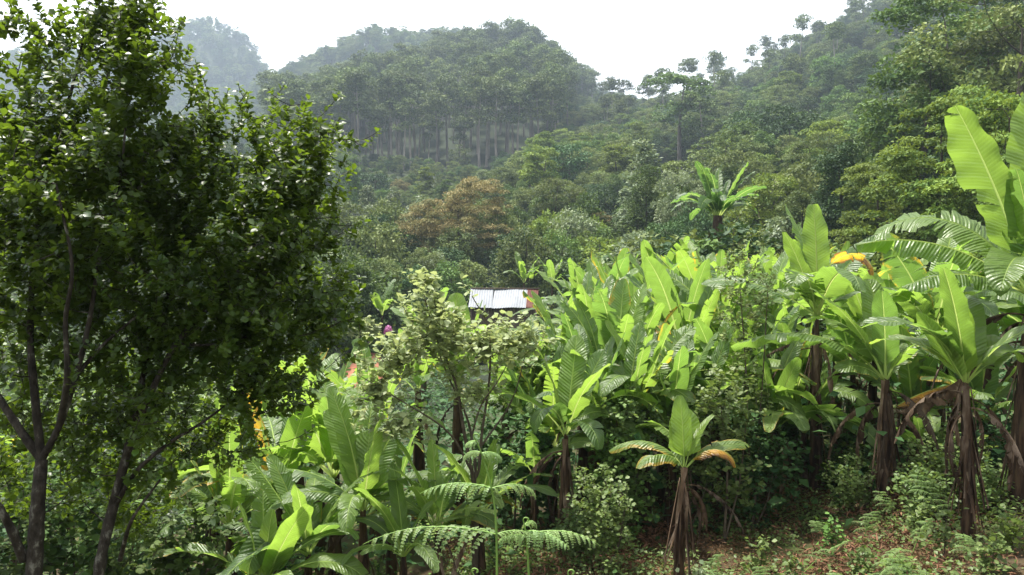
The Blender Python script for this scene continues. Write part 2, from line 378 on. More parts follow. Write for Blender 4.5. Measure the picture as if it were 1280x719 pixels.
# ------------------------------------------------------------------ banana plants
def banana_leaf_meshes(name, rng, L, W, pet, el, droop, fold=0.25, curl=0.5, roll=0.0, twist=0.0, tears=0, power=1.5, ruffle=0.02, narrow=1.0, nl=26, nu=4):
    T = pet + L
    ns = nl + 8
    s = np.linspace(0, T, ns)
    def ang(q): return el - droop * np.power(q / T, power)
    ds = s[1] - s[0]
    a = ang((s[:-1] + s[1:]) / 2)
    side_bend = rng.normal(0, 0.12)
    hx = np.cos(a) * np.cos(side_bend * (s[1:] / T)); hy = np.cos(a) * np.sin(side_bend * (s[1:] / T))
    P = np.vstack([[0, 0, 0], np.cumsum(np.stack([hx, hy, np.sin(a)], 1) * ds, 0)])
    Tn = unit(np.gradient(P, axis=0))
    sd = unit(np.cross(np.array([0, 0, 1.0]) + 1e-4, Tn))
    # keep the side vector stable when the leaf stands upright
    sd = np.where((sd @ np.array([0, 1.0, 0]))[:, None] < 0, -sd, sd)
    sd = unit(sd * 0.2 + np.array([0, 1.0, 0])); sd = unit(sd - (sd * Tn).sum(1, keepdims=True) * Tn)
    nm = np.cross(Tn, sd)
    rl = roll + twist * s / T
    c, si = np.cos(rl)[:, None], np.sin(rl)[:, None]
    sd, nm = sd * c + nm * si, nm * c - sd * si
    interp = lambda A, q: np.stack([np.interp(q, s, A[:, k]) for k in range(3)], -1)
    # lamina in segments between tears
    Vs, Qs, UVs, o = [], [], [], 0
    for sg in (-1, 1):
        cuts = np.sort(rng.uniform(0.08, 0.96, tears)) if tears else np.array([])
        ed = np.concatenate([[0], cuts, [1]])
        for k in range(len(ed) - 1):
            t0, t1 = ed[k], ed[k + 1]
            if t1 - t0 < 0.006: continue
            m = max(2, int(math.ceil((t1 - t0) * nl)) + 1)
            t = np.linspace(t0, t1, m)
            u = np.linspace(0, 1, nu + 1)
            wd = W / 2 * np.minimum(1, (np.maximum(t, 0) / 0.13 + 0.02)) ** 0.55 * np.maximum(0.02, 1 - np.clip((t - 0.5) / 0.5, 0, 1) ** 2.4) ** 0.62 * narrow
            sag = rng.normal(0, 0.16) if tears else 0.0
            if tears > 6 and rng.random() < 0.25: sag += rng.uniform(0.2, 0.7)
            gap = 0.5 * min(0.014, (t1 - t0) * 0.35) if tears else 0
            tt = t[:, None] + (0 * u[None])
            # pull the outer corners of the segment in, so a notch opens at the tear
            cen = (t0 + t1) / 2
            tt = tt + (cen - tt) * np.minimum(1, (gap * 2 / max(t1 - t0, 1e-3))) * u[None] ** 1.4 * (1 if tears else 0)
            tt = tt + u[None] * 0.035                        # veins run slightly towards the tip
            tt = np.minimum(tt, 1.0)
            q = pet + tt * L
            B = interp(P, q); SD = interp(sd, q); NM = interp(nm, q)
            phi = fold - sag * (1.0) - curl * u[None] + 0 * tt
            du = np.diff(u, prepend=0)
            ww = wd[:, None]
            off_s = np.cumsum(np.cos(phi) * du[None], 1) * ww + np.interp(tt, [0, 0.6, 1], [0.018, 0.010, 0.002]) * (L / 1.7); off_n = np.cumsum(np.sin(phi) * du[None], 1) * ww
            off_n = off_n + ruffle * u[None] ** 2 * np.sin(q * 17 + sg * 2 + rng.random() * 0.5) + rng.normal(0, ruffle * 0.25, tt.shape) * u[None]
            V = B + sg * SD * off_s[..., None] + NM * off_n[..., None]
            i = np.arange(m - 1)[:, None] * (nu + 1); j = np.arange(nu)[None]
            Q = np.stack([i + j, i + j + 1, i + nu + 2 + j, i + nu + 1 + j], -1).reshape(-1, 4)
            if sg < 0: Q = Q[:, ::-1]
            Vs.append(V.reshape(-1, 3)); Qs.append(Q + o); o += V.shape[0] * V.shape[1]
            UVs.append(np.stack([0.5 + 0.5 * sg * (u[None] + 0 * tt), tt * L], -1).reshape(-1, 2))
    V = np.concatenate(Vs); Q = np.concatenate(Qs); U = np.concatenate(UVs)
    rr = np.interp(s / T, [0, pet / T, 0.7, 1], [0.030, 0.020, 0.010, 0.003]) * (L / 1.7)
    ka = np.linspace(-1.7, 1.7, 4); h_ = np.unique(np.concatenate([np.arange(0, ns, 2), [ns - 1]]))
    RV = (P[h_, None] + rr[h_, None, None] * (np.sin(ka)[None, :, None] * sd[h_, None] - (np.cos(ka)[None, :, None] - 0.1) * nm[h_, None])).reshape(-1, 3)
    ri = np.arange(len(h_) - 1)[:, None] * 4; rj = np.arange(3)[None]
    RQ = np.stack([ri + rj, ri + rj + 1, ri + 5 + rj, ri + 4 + rj], -1).reshape(-1, 4)
    return (V, Q, U), (RV, RQ), P

def add_leaf(root, rng, base, az, age=0.0, tint=0.5, dead=False, **kw):
    (V, Q, U), (RV, RQ), P = banana_leaf_meshes("leaf", rng, **kw)
    m = M['dead'] if dead else M['ban']
    o = link("dead_leaf" if dead else "leaf", mk_mesh("banana_leaf_blade", V, Q, m, uv=U, smooth=True), root)
    o.location = base; o.rotation_euler = (0, 0, az)
    o['age'] = float(age); o['tint'] = float(tint)
    r = link("midrib", mk_mesh("banana_midrib", RV, RQ, M['dead'] if dead else M['rib'], smooth=True), o)
    return o

def banana(px, y, crown_py, label, seed, n=8, Ls=1.7, leaves=None, group="banana plants of the grove", dead=2, upright=0.5, lean=0.0, detail=1, stem_r=None, base=None, extra_dead=(), sheath=3, width=0.30, hide_auto=False, tint_mu=0.5):
    rng = rs(seed)
    g = ground_at(px, y) if base is None else np.asarray(base, float)
    cz = px_point(px, crown_py, y)[2] - g[2]
    cz = max(0.25, cz)
    root = empty("banana_plant", g - np.array([0, 0, 0.05]), label, "banana plant", group)
    r0 = stem_r or (0.055 + 0.03 * cz)
    top = np.array([lean * cz * 0.25, rng.normal(0, 0.04) * cz, cz])
    path = smooth_path([[0, 0, 0], top * 0.5 + np.array([-lean * 0.06 * cz, 0, 0]), top], 9)
    nn = len(path)
    rad = np.interp(np.linspace(0, 1, nn), [0, 0.08, 0.5, 0.85, 1], [r0 * 1.25, r0 * 1.05, r0 * 0.8, r0 * 0.5, r0 * 0.36]) * (1 + rng.normal(0, 0.05, nn))
    V, Q = tube(path, rad, 9)
    link("pseudostem", mk_mesh("pseudostem", V, Q, M['stem'], smooth=True), root)
    # dry sheath strips clinging to the stem
    for k in range(sheath):
        a = rng.uniform(0, 2 * math.pi); zt = rng.uniform(0.3, 1.0) * cz; ln = rng.uniform(0.35, 0.95) * min(1.3, zt)
        m_ = 9; q = np.linspace(0, 1, m_)
        rr = np.interp(zt - q * ln, [0, cz], [r0, r0 * 0.4]) + 0.008 + q * rng.uniform(0.01, 0.14)
        aa = a + rng.normal(0, 0.3) * q
        ctr = np.stack([rr * np.cos(aa), rr * np.sin(aa), zt - q * ln], 1) + top * ((zt - q * ln) / cz)[:, None] * np.array([1, 1, 0])
        hw = rng.uniform(0.008, 0.04) * (1 - 0.75 * q) + rng.normal(0, 0.006, m_)
        tang = np.stack([-np.sin(aa), np.cos(aa), 0 * q], 1); outw = np.stack([np.cos(aa), np.sin(aa), 0 * q], 1)
        V = np.stack([ctr - tang * hw[:, None], ctr + outw * 0.012, ctr + tang * hw[:, None]], 1).reshape(-1, 3)
        i = np.arange(m_ - 1)[:, None] * 3; j = np.arange(2)[None]
        Q = np.stack([i + j, i + j + 1, i + 4 + j, i + 3 + j], -1).reshape(-1, 4)
        link("dry_sheath", mk_mesh("dry_sheath", V, Q, M['dead'], smooth=True), root)
    nl, nu = (30, 5) if detail > 1 else ((18, 3) if detail == 1 else (12, 2))
    auto = []
    if leaves: auto += [dict(l) for l in leaves]
    if not hide_auto:
        ph = rng.uniform(0, 6.28)
        for k in range(n - len(auto)):
            f = k / max(1, n - 1)
            young = f < upright
            e = rng.uniform(66, 84) if young else rng.uniform(42, 66)
            dr = rng.uniform(8, 45) if young else rng.uniform(55, 120)
            auto.append(dict(az=math.degrees(ph + k * 2.4 + rng.normal(0, 0.25)), el=e, dr=dr, L=Ls * rng.uniform(0.75, 1.1)))
    for l in auto:
        L = l['L']
        kw = dict(L=L, W=l.get('W', L * width * rng.uniform(0.7, 1.1)), pet=l.get('pet', 0.16 * L + 0.05), el=math.radians(l['el']), droop=math.radians(l['dr']),
                  fold=l.get('fold', rng.uniform(0.12, 0.45)), curl=l.get('curl', rng.uniform(0.2, 0.8)), roll=l.get('roll', rng.normal(0, 0.22)), twist=l.get('twist', rng.normal(0, 0.35)),
                  tears=l.get('tears', int(rng.choice([0, 1, 3, 6, 10, 16]))), power=l.get('pw', rng.uniform(1.2, 2.0)), ruffle=l.get('ruf', 0.012 * L), nl=nl, nu=nu)
        add_leaf(root, rng, top * 0.97, math.radians(l['az']), age=l.get('age', 0.0 if 'tint' in l else max(0, rng.normal(0.03, 0.14))), tint=l.get('tint', float(np.clip(rng.normal(tint_mu, 0.22), 0, 1))), **kw)
    for k in range(dead):
        L = rng.uniform(0.6, 0.95) * min(Ls, cz * 0.9 + 0.2)
        kw = dict(L=L, W=L * rng.uniform(0.06, 0.15), pet=0.18 * L, el=math.radians(rng.uniform(0, 55)), droop=math.radians(rng.uniform(115, 150)), fold=-rng.uniform(0.3, 1.2), curl=rng.uniform(0.2, 1.6),
                  tears=rng.integers(12, 22), power=0.45, ruffle=0.02, twist=rng.normal(0, 0.8), nl=nl, nu=nu)
        add_leaf(root, rng, top * rng.uniform(0.75, 0.92), rng.uniform(0, 6.28), dead=True, **kw)
    for l in extra_dead:
        add_leaf(root, rng, top * l.get('at', 0.95), math.radians(l['az']), dead=l.get('dead', True), age=l.get('age', 0.0), tint=0.5, L=l['L'], W=l.get('W', l['L'] * 0.22), pet=0.15 * l['L'],
                 el=math.radians(l['el']), droop=math.radians(l['dr']), fold=l.get('fold', -0.8), curl=l.get('curl', 0.9), tears=l.get('tears', 12), power=l.get('pw', 0.9), ruffle=0.03, nl=nl, nu=nu)
    return root

def build_bananas():
    # az: 0 right, 90 away from the camera, 180 left, 270 towards it
    # --- the tall plants on the right
    banana(1272, 8.4, 358, "tallest banana plant at the right edge with big upright leaves against the forest", 11, leaves=[
        dict(az=186, el=70, dr=12, L=1.95, W=0.66, roll=0.1, fold=0.22, curl=0.3, tears=3, tint=0.75, pw=1.3, twist=0.1),
        dict(az=60, el=84, dr=12, L=2.0, W=0.64, roll=0.0, tears=2, tint=0.8),
        dict(az=176, el=42, dr=58, L=1.75, W=0.42, fold=-0.25, curl=0.7, roll=-0.2, tears=7, tint=0.6, pw=1.3),
        dict(az=190, el=28, dr=52, L=1.45, W=0.40, fold=-0.1, curl=0.6, roll=-0.5, tears=6, tint=0.35, pw=1.2),
        dict(az=262, el=66, dr=130, L=1.5, W=0.44, tears=8, tint=0.4),
        dict(az=225, el=62, dr=125, L=1.3, W=0.46, tears=3, tint=0.55),
        dict(az=330, el=55, dr=80, L=1.6, tint=0.5)], n=11, Ls=1.7, upright=0.05, detail=2, dead=8, sheath=30, stem_r=0.11, lean=0.12)
    banana(1210, 8.0, 468, "banana plant with broad yellow-green leaves left of the tallest one at right edge", 12, leaves=[
        dict(az=168, el=60, dr=6, L=0.82, W=0.46, pet=0.08, roll=0.2, fold=0.15, curl=0.3, tears=0, tint=0.7, twist=0.0),
        dict(az=215, el=82, dr=14, L=0.85, W=0.24, roll=-0.3, tears=0, tint=0.95, pet=0.1),
        dict(az=20, el=70, dr=150, L=0.8, W=0.34, tears=0, tint=0.85, roll=0.2),
        dict(az=190, el=70, dr=95, L=1.25, W=0.40, tears=5, tint=0.3, roll=-0.4),
        dict(az=60, el=75, dr=60, L=1.0, W=0.36, tint=0.45)], n=9, Ls=1.2, upright=0.05, detail=2, dead=8, sheath=24, stem_r=0.07, lean=-0.2)
    banana(1108, 9.6, 470, "banana plant with long arching leaves and a thick dark shaggy trunk, right of centre", 13, leaves=[
        dict(az=178, el=52, dr=84, L=1.75, W=0.40, fold=-0.1, curl=0.55, tears=5, roll=-0.15, tint=0.4, pw=1.1, pet=0.45),
        dict(az=8, el=58, dr=85, L=1.0, W=0.40, fold=0.0, tears=5, tint=0.35, roll=0.3, pet=0.4),
        dict(az=195, el=40, dr=62, L=0.72, W=0.26, tears=0, tint=0.6, age=0.22, roll=-0.7, pw=1.4, pet=0.12),
        dict(az=30, el=62, dr=20, L=0.5, W=0.20, tears=0, tint=0.7, pet=0.1),
        dict(az=100, el=82, dr=25, L=1.15, W=0.42, tears=0, tint=0.8),
        dict(az=160, el=68, dr=40, L=1.3, W=0.44, tears=2, tint=0.7)], n=10, Ls=1.3, upright=0.05, detail=2, dead=6, sheath=34, stem_r=0.10,
        extra_dead=[dict(az=352, el=22, dr=-16, L=1.0, W=0.30, at=0.7, fold=-1.1, curl=0.5, tears=14), dict(az=8, el=36, dr=30, L=0.95, W=0.24, at=0.72, dead=False, age=0.75, fold=-1.0, curl=0.4, tears=12)])
    banana(1018, 11.0, 385, "banana plant with an upright pair of leaves and one orange dying leaf", 14, leaves=[
        dict(az=100, el=88, dr=8, L=1.50, W=0.42, roll=0.0, fold=0.12, curl=0.2, tears=0, tint=0.8, pet=0.15, twist=0.0),
        dict(az=188, el=72, dr=14, L=1.25, W=0.44, roll=0.15, fold=0.12, curl=0.3, tears=0, tint=0.75, pet=0.1),
        dict(az=10, el=66, dr=42, L=1.3, W=0.34, tint=0.2, tears=5, roll=0.5),
        dict(az=325, el=90, dr=190, L=0.82, W=0.25, age=0.64, tears=7, fold=-0.1, curl=0.3, pw=2.2, pet=0.80, tint=0.8),
        dict(az=170, el=38, dr=55, L=1.5, W=0.40, tint=0.35, tears=6),
        dict(az=350, el=48, dr=95, L=1.4, W=0.40, tint=0.35, tears=5),
        dict(az=230, el=60, dr=110, L=1.3, tint=0.5)], n=11, Ls=1.4, upright=0.05, detail=2, dead=7, sheath=20, stem_r=0.08)
    banana(1085, 12.0, 445, "banana plant half hidden behind the arching leaves, with one broad upright leaf", 15, leaves=[
        dict(az=90, el=88, dr=8, L=1.2, W=0.62, tears=0, tint=0.75, fold=0.1, curl=0.2, roll=0),
        dict(az=170, el=60, dr=70, L=1.4, tint=0.6), dict(az=5, el=55, dr=80, L=1.5, tint=0.3)], n=7, Ls=1.4, dead=3, detail=2, sheath=4)
    banana(1160, 11.5, 415, "banana plant in the shade behind the broad-leaved one at right", 16, n=12, upright=0.3, Ls=1.6, dead=3, sheath=4)
    banana(1235, 12.5, 420, "banana plant in the shade behind the tallest one at right", 17, n=12, upright=0.3, Ls=1.6, dead=4, sheath=4)
    banana(1290, 11.0, 420, "banana plant cut by the right edge of the picture", 18, n=12, upright=0.3, Ls=1.6, dead=4, sheath=4)
    banana(1150, 10.4, 560, "low young banana sucker with two rounded leaves right of the dark trunk", 19, leaves=[
        dict(az=200, el=50, dr=40, L=0.6, W=0.24, tears=0, tint=0.3), dict(az=15, el=48, dr=40, L=0.62, W=0.26, tears=0, tint=0.35)], n=3, Ls=0.6, dead=0, sheath=1, stem_r=0.03)
    banana(1062, 12.2, 460, "banana plant with shaggy dead leaves left of the dark trunk", 20, n=11, upright=0.25, Ls=1.4, dead=5, sheath=6)
    # --- small plant in the right foreground
    banana(848, 8.0, 578, "small foreground banana plant with bright upright leaf and brown-tipped drooping leaves", 21, leaves=[
        dict(az=75, el=76, dr=8, L=0.52, W=0.38, roll=0.55, fold=0.1, curl=0.15, tears=0, tint=0.95, pet=0.14, twist=0),
        dict(az=110, el=86, dr=10, L=0.64, W=0.24, tears=0, tint=0.7, pet=0.16),
        dict(az=172, el=66, dr=108, L=0.80, W=0.22, age=0.34, tears=3, tint=0.6, pet=0.16, pw=1.0, fold=-0.2),
        dict(az=205, el=62, dr=104, L=0.62, W=0.22, age=0.36, tears=2, tint=0.6, pet=0.12, pw=1.0, fold=-0.2),
        dict(az=2, el=52, dr=68, L=0.68, W=0.18, age=0.30, tears=2, tint=0.55, pet=0.14, pw=1.0),
        dict(az=340, el=58, dr=150, L=0.6, W=0.16, age=0.62, tears=6, tint=0.5, pet=0.14, fold=-0.7),
        dict(az=30, el=72, dr=40, L=0.55, W=0.2, tears=0, tint=0.85)], n=7, Ls=0.8, detail=2, dead=5, sheath=20, stem_r=0.06, lean=0.15)
    # --- plant left of it with upright light leaves
    banana(706, 9.5, 535, "banana plant with upright pale leaves beside the bushy shrub at centre", 22, leaves=[
        dict(az=165, el=80, dr=22, L=1.0, W=0.40, tears=0, tint=0.9, roll=0.1, fold=0.1, curl=0.25),
        dict(az=20, el=68, dr=10, L=1.0, W=0.30, tears=4, tint=0.25, roll=0.5),
        dict(az=180, el=62, dr=82, L=1.15, W=0.28, tears=3, tint=0.4, pw=1.1, pet=0.3),
        dict(az=60, el=76, dr=16, L=1.1, W=0.34, tint=0.7), dict(az=300, el=62, dr=140, L=0.8, W=0.3, tint=0.2, tears=2),
        dict(az=230, el=70, dr=165, L=0.9, W=0.34, tint=0.15, tears=2)], n=7, Ls=1.1, detail=2, dead=5, sheath=18, stem_r=0.08)
    banana(668, 9.9, 590, "thin young banana plant with drooping dark leaves below the pale-leaved shrub", 23, n=5, Ls=0.85, dead=1, upright=0.2, sheath=2, stem_r=0.04)
    banana(805, 10.6, 500, "banana plant with torn pale leaf in front of the dense grove", 24, n=8, Ls=1.3, dead=2, sheath=4)
    banana(770, 11.5, 470, "banana plant with stiff light leaves at the front of the dense grove", 25, n=9, Ls=1.4, dead=2, upright=0.7)
    # --- the dense grove in the middle
    mids = [
     (702, 14.5, 445, "leftmost of those fronting the dense grove", 1.5), (735, 13.5, 440, "front of the dense grove, beside the pale-leaved shrub", 1.5),
     (850, 13.0, 440, "middle front of the dense grove with wide bright leaf", 1.6), (905, 13.2, 425, "front of the dense grove behind the mossy shrub", 1.6),
     (955, 13.6, 425, "right front of the dense grove behind the feathery shrub", 1.6), (790, 15.0, 425, "second row of the dense grove, above the stiff-leaved plant", 1.7),
     (880, 16.0, 418, "second row of the dense grove under the far forest edge", 1.9), (830, 17.0, 415, "third row of the dense grove, near its middle", 1.9),
     (935, 16.5, 410, "second row of the dense grove left of the orange leaf", 1.8), (760, 18.0, 412, "third row of the dense grove, left of its middle", 1.8),
     (728, 17.0, 415, "left end of the third row right of the tin roof", 1.6), (985, 15.0, 400, "second row just left of the upright pair of leaves", 1.6),
     (870, 21.0, 402, "back row of the dense grove at its highest point", 2.0), (800, 21.5, 405, "back row of the dense grove, left part", 1.9),
     (910, 20.5, 395, "back row of the dense grove, right part", 2.0), (960, 19.0, 392, "back row of the dense grove below the distant rosette plant", 1.8),
     (745, 23.0, 402, "back row of the dense grove close to the tin roof", 1.8),
     (1045, 16.0, 395, "grove behind the orange leaf", 1.6), (1110, 17.0, 400, "grove behind the arching leaves at right", 1.6), (1190, 16.0, 400, "grove far back at right under the feathery tree", 1.6),
    ]
    for i, (px, y, cpy, lb, Ls) in enumerate(mids):
        banana(px, y, cpy, "light green banana plant, " + lb, 100 + i, n=15, Ls=Ls * 0.98, dead=2 if y < 15 else 0, upright=0.5, detail=1, sheath=2, width=0.235)
    fill = [(660, 11.6, 505, "low, between pale-leaved shrub and grove"), (728, 11.2, 500, "low, just right of the upright pale-leaved plant"), (752, 12.4, 478, "low, left front of the grove"), (792, 12.2, 480, "low, centre front of the grove"),
            (828, 11.6, 492, "low, above the small foreground plant"), (862, 12.0, 470, "low, right of the grove's centre front"), (895, 11.4, 490, "low, beside the mossy shrub"), (930, 12.2, 470, "low, behind the feathery shrub"),
            (968, 12.4, 465, "low, left of the shaggy trunks"), (990, 11.8, 500, "low, between the shaggy trunks and the grove"), (1045, 13.2, 450, "low, behind the orange leaf"), (1132, 12.8, 460, "low, behind the dark trunk"), (1175, 13.5, 450, "low, behind the broad-leaved plant"),
            (745, 10.4, 545, "low, behind the bright bushy shrub"), (782, 10.2, 540, "low, left behind the small foreground plant"), (838, 10.2, 535, "low, right behind the small foreground plant"), (872, 10.6, 530, "low, in the shade behind the leafy shrub"),
            (905, 10.9, 520, "low, right of the leafy shrub"), (962, 10.8, 530, "low, in front of the shaggy trunks"), (1003, 11.2, 535, "low, at the foot of the shaggy trunks"), (1140, 11.0, 525, "low, in the shade right of the dark trunk"), (1225, 10.6, 520, "low, in the shade between the two rightmost trunks"), (690, 10.8, 560, "low, left behind the upright pale-leaved plant"),
            (815, 19.0, 415, "in the thick of the grove"), (850, 19.0, 412, "in the thick of the grove near its top"), (780, 19.5, 415, "in the thick of the grove towards the roof"), (895, 18.5, 408, "in the thick of the grove towards the right"), (945, 18.0, 405, "in the thick of the grove under the rosette plant")]
    for i, (px, y, cpy, lb) in enumerate(fill):
        banana(px, y, cpy, "banana plant " + lb, 500 + i, n=12, Ls=1.3 if y < 15 else 1.7, dead=1 if y < 15 else 0, upright=0.4, detail=1, sheath=1, width=0.235)
    # --- lower left group, further down the slope
    low = [
     (455, 9.0, 632, "with wide bright upright leaf, right end of lower left group", 1.1, 7), (385, 8.6, 690, "with long ribbed arching leaf, bottom of lower left group", 1.1, 7),
     (330, 8.2, 735, "with pale pointed leaf, bottom edge of lower left group", 1.0, 6), (420, 10.6, 590, "with drooping ribbed leaves in the middle of the lower left group", 1.3, 8),
     (350, 10.2, 620, "with pale arching leaves in the middle left of the lower left group", 1.3, 8), (290, 9.6, 650, "left of the arching leaves, partly behind the dark tree", 1.2, 8),
     (470, 11.8, 560, "with leaning leaves below the pale-leaved shrub", 1.3, 8), (400, 12.6, 548, "with crossing leaves in the upper part of the lower left group", 1.4, 8),
     (335, 12.5, 562, "with wide leaves at the upper left of the lower left group", 1.4, 8), (270, 12.0, 590, "half covered by the branches of the dark tree", 1.4, 8),
     (420, 15.0, 530, "at the top of the lower left group under the red soil patch", 1.4, 8), (375, 15.5, 515, "at the far edge of the lower left group", 1.4, 8),
     (215, 11.0, 640, "seen through the lower branches of the dark tree", 1.3, 7), (150, 12.0, 640, "seen between the two dark trunks at left", 1.4, 7), (85, 13.5, 570, "seen just right of the forked dark trunk at left", 1.5, 8),
     (20, 12.5, 640, "at the left edge behind the forked dark trunk", 1.4, 7), (505, 8.6, 690, "very low, beside the left frond of the bracken", 0.8, 6),
     (548, 9.0, 655, "small with a brown-blotched leaf behind the tall bracken", 0.95, 7), (600, 9.3, 640, "low and dark behind the curled top of the bracken", 0.9, 6), (490, 10.0, 640, "with narrow leaves between the lower left group and the bracken", 1.0, 6),
    ]
    for i, (px, y, cpy, lb, Ls, n) in enumerate(low):
        lv = None
        if i == 0: lv = [dict(az=60, el=84, dr=10, L=0.8, W=0.46, tears=1, tint=0.8, roll=0.1, fold=0.1, curl=0.2), dict(az=150, el=74, dr=20, L=1.1, W=0.36, tint=0.6), dict(az=178, el=58, dr=75, L=1.2, W=0.34, tint=0.25, tears=7, pw=1.0), dict(az=330, el=60, dr=90, L=0.9, tint=0.4)]
        if i == 1: lv = [dict(az=182, el=62, dr=140, L=1.05, W=0.34, tint=0.3, tears=9, pw=1.0), dict(az=225, el=70, dr=165, L=0.9, W=0.34, tint=0.3, tears=3)]
        if i == 2: lv = [dict(az=60, el=85, dr=8, L=0.75, W=0.2, tint=1.0, tears=0, roll=0.6), dict(az=20, el=75, dr=20, L=0.7, W=0.26, tint=1.0, tears=0)]
        if i == 17: lv = [dict(az=345, el=66, dr=115, L=0.75, W=0.26, age=0.30, tint=0.4, tears=4, pw=1.0), dict(az=60, el=58, dr=20, L=1.0, W=0.2, tint=0.3, tears=0)]
        banana(px, y, cpy, "banana plant " + lb, 200 + i, n=n + 5, Ls=Ls * 1.1, leaves=lv, dead=1 if y < 10 else 0, upright=0.3, width=0.25, detail=2 if y < 10 else 1, sheath=2)
    banana(572, 12.5, 478, "banana plant with tall upright leaf glowing behind the stems of the pale-leaved shrub", 240, leaves=[
        dict(az=90, el=86, dr=8, L=1.35, W=0.46, tears=0, tint=0.85, roll=0.0), dict(az=10, el=78, dr=10, L=1.3, W=0.34, tint=0.6), dict(az=175, el=76, dr=12, L=1.2, W=0.36, tint=0.7)], n=7, Ls=1.2, dead=1)
    banana(525, 13.2, 480, "banana plant left of the shrub stems with a bright broken leaf", 241, n=7, Ls=1.1, dead=1, upright=0.6)
    banana(632, 12.4, 500, "banana plant hidden behind the right half of the pale-leaved shrub", 242, n=7, Ls=1.2, dead=1, upright=0.6)
    # --- far ones
    banana(893, 34, 268, "distant rosette banana plant standing tall against the forest edge", 250, n=26, Ls=2.3, dead=10, upright=0.3, detail=1, stem_r=0.5, sheath=24, width=0.21, tint_mu=0.02)
    for i, (px, y, cpy, lb) in enumerate([(655, 60, 352, "left of the two behind the ridge of the tin roof"), (690, 60, 352, "right of the two behind the ridge of the tin roof"), (478, 48, 392, "alone in the dark clearing left of the tin-roofed shed"),
                                           (530, 30, 430, "just behind the top of the pale-leaved shrub")]):
        banana(px, y, cpy, "far banana plant " + lb, 260 + i, n=8, Ls=2.2, dead=0, upright=0.7, detail=0, sheath=0, stem_r=0.14)
build_bananas()

# ------------------------------------------------------------------ trees
def clump_leaves(rng, centers, rad, flat, n_per, size, up=0.5, droop=0.2, tv=LEAF2_V, tf=LEAF2_T, width=1.0, top_only=-0.35):
    """leaf sprays over the upper side of each clump; returns verts, tris, per-face random"""
    n = len(centers) * n_per
    c = np.repeat(centers, n_per, 0)
    v = rng.normal(size=(n, 3)); v = unit(v); v[:, 2] = np.where(v[:, 2] < top_only, -v[:, 2], v[:, 2])
    rr = np.repeat(np.broadcast_to(rad, (len(centers),)), n_per)
    p = c + v * (rr * (0.35 + 0.65 * np.sqrt(rng.random(n))))[:, None] * np.array([1, 1, flat])
    nrm = v * 0.95 + np.array([0, 0, up]) + rng.normal(0, 0.2, (n, 3))
    ax = v * np.array([1, 1, 0.3]) + rng.normal(0, 0.6, (n, 3)) - np.array([0, 0, droop])
    V, T = cloud(p, ax, nrm, size * rng.uniform(0.6, 1.3, n), tv, tf, width)
    cr = np.repeat(rng.random(len(centers)), n_per)
    r = np.clip(0.7 * cr ** 1.3 + 0.3 * rng.random(n), 0, 1)
    return V, T, np.repeat(r, len(tf))

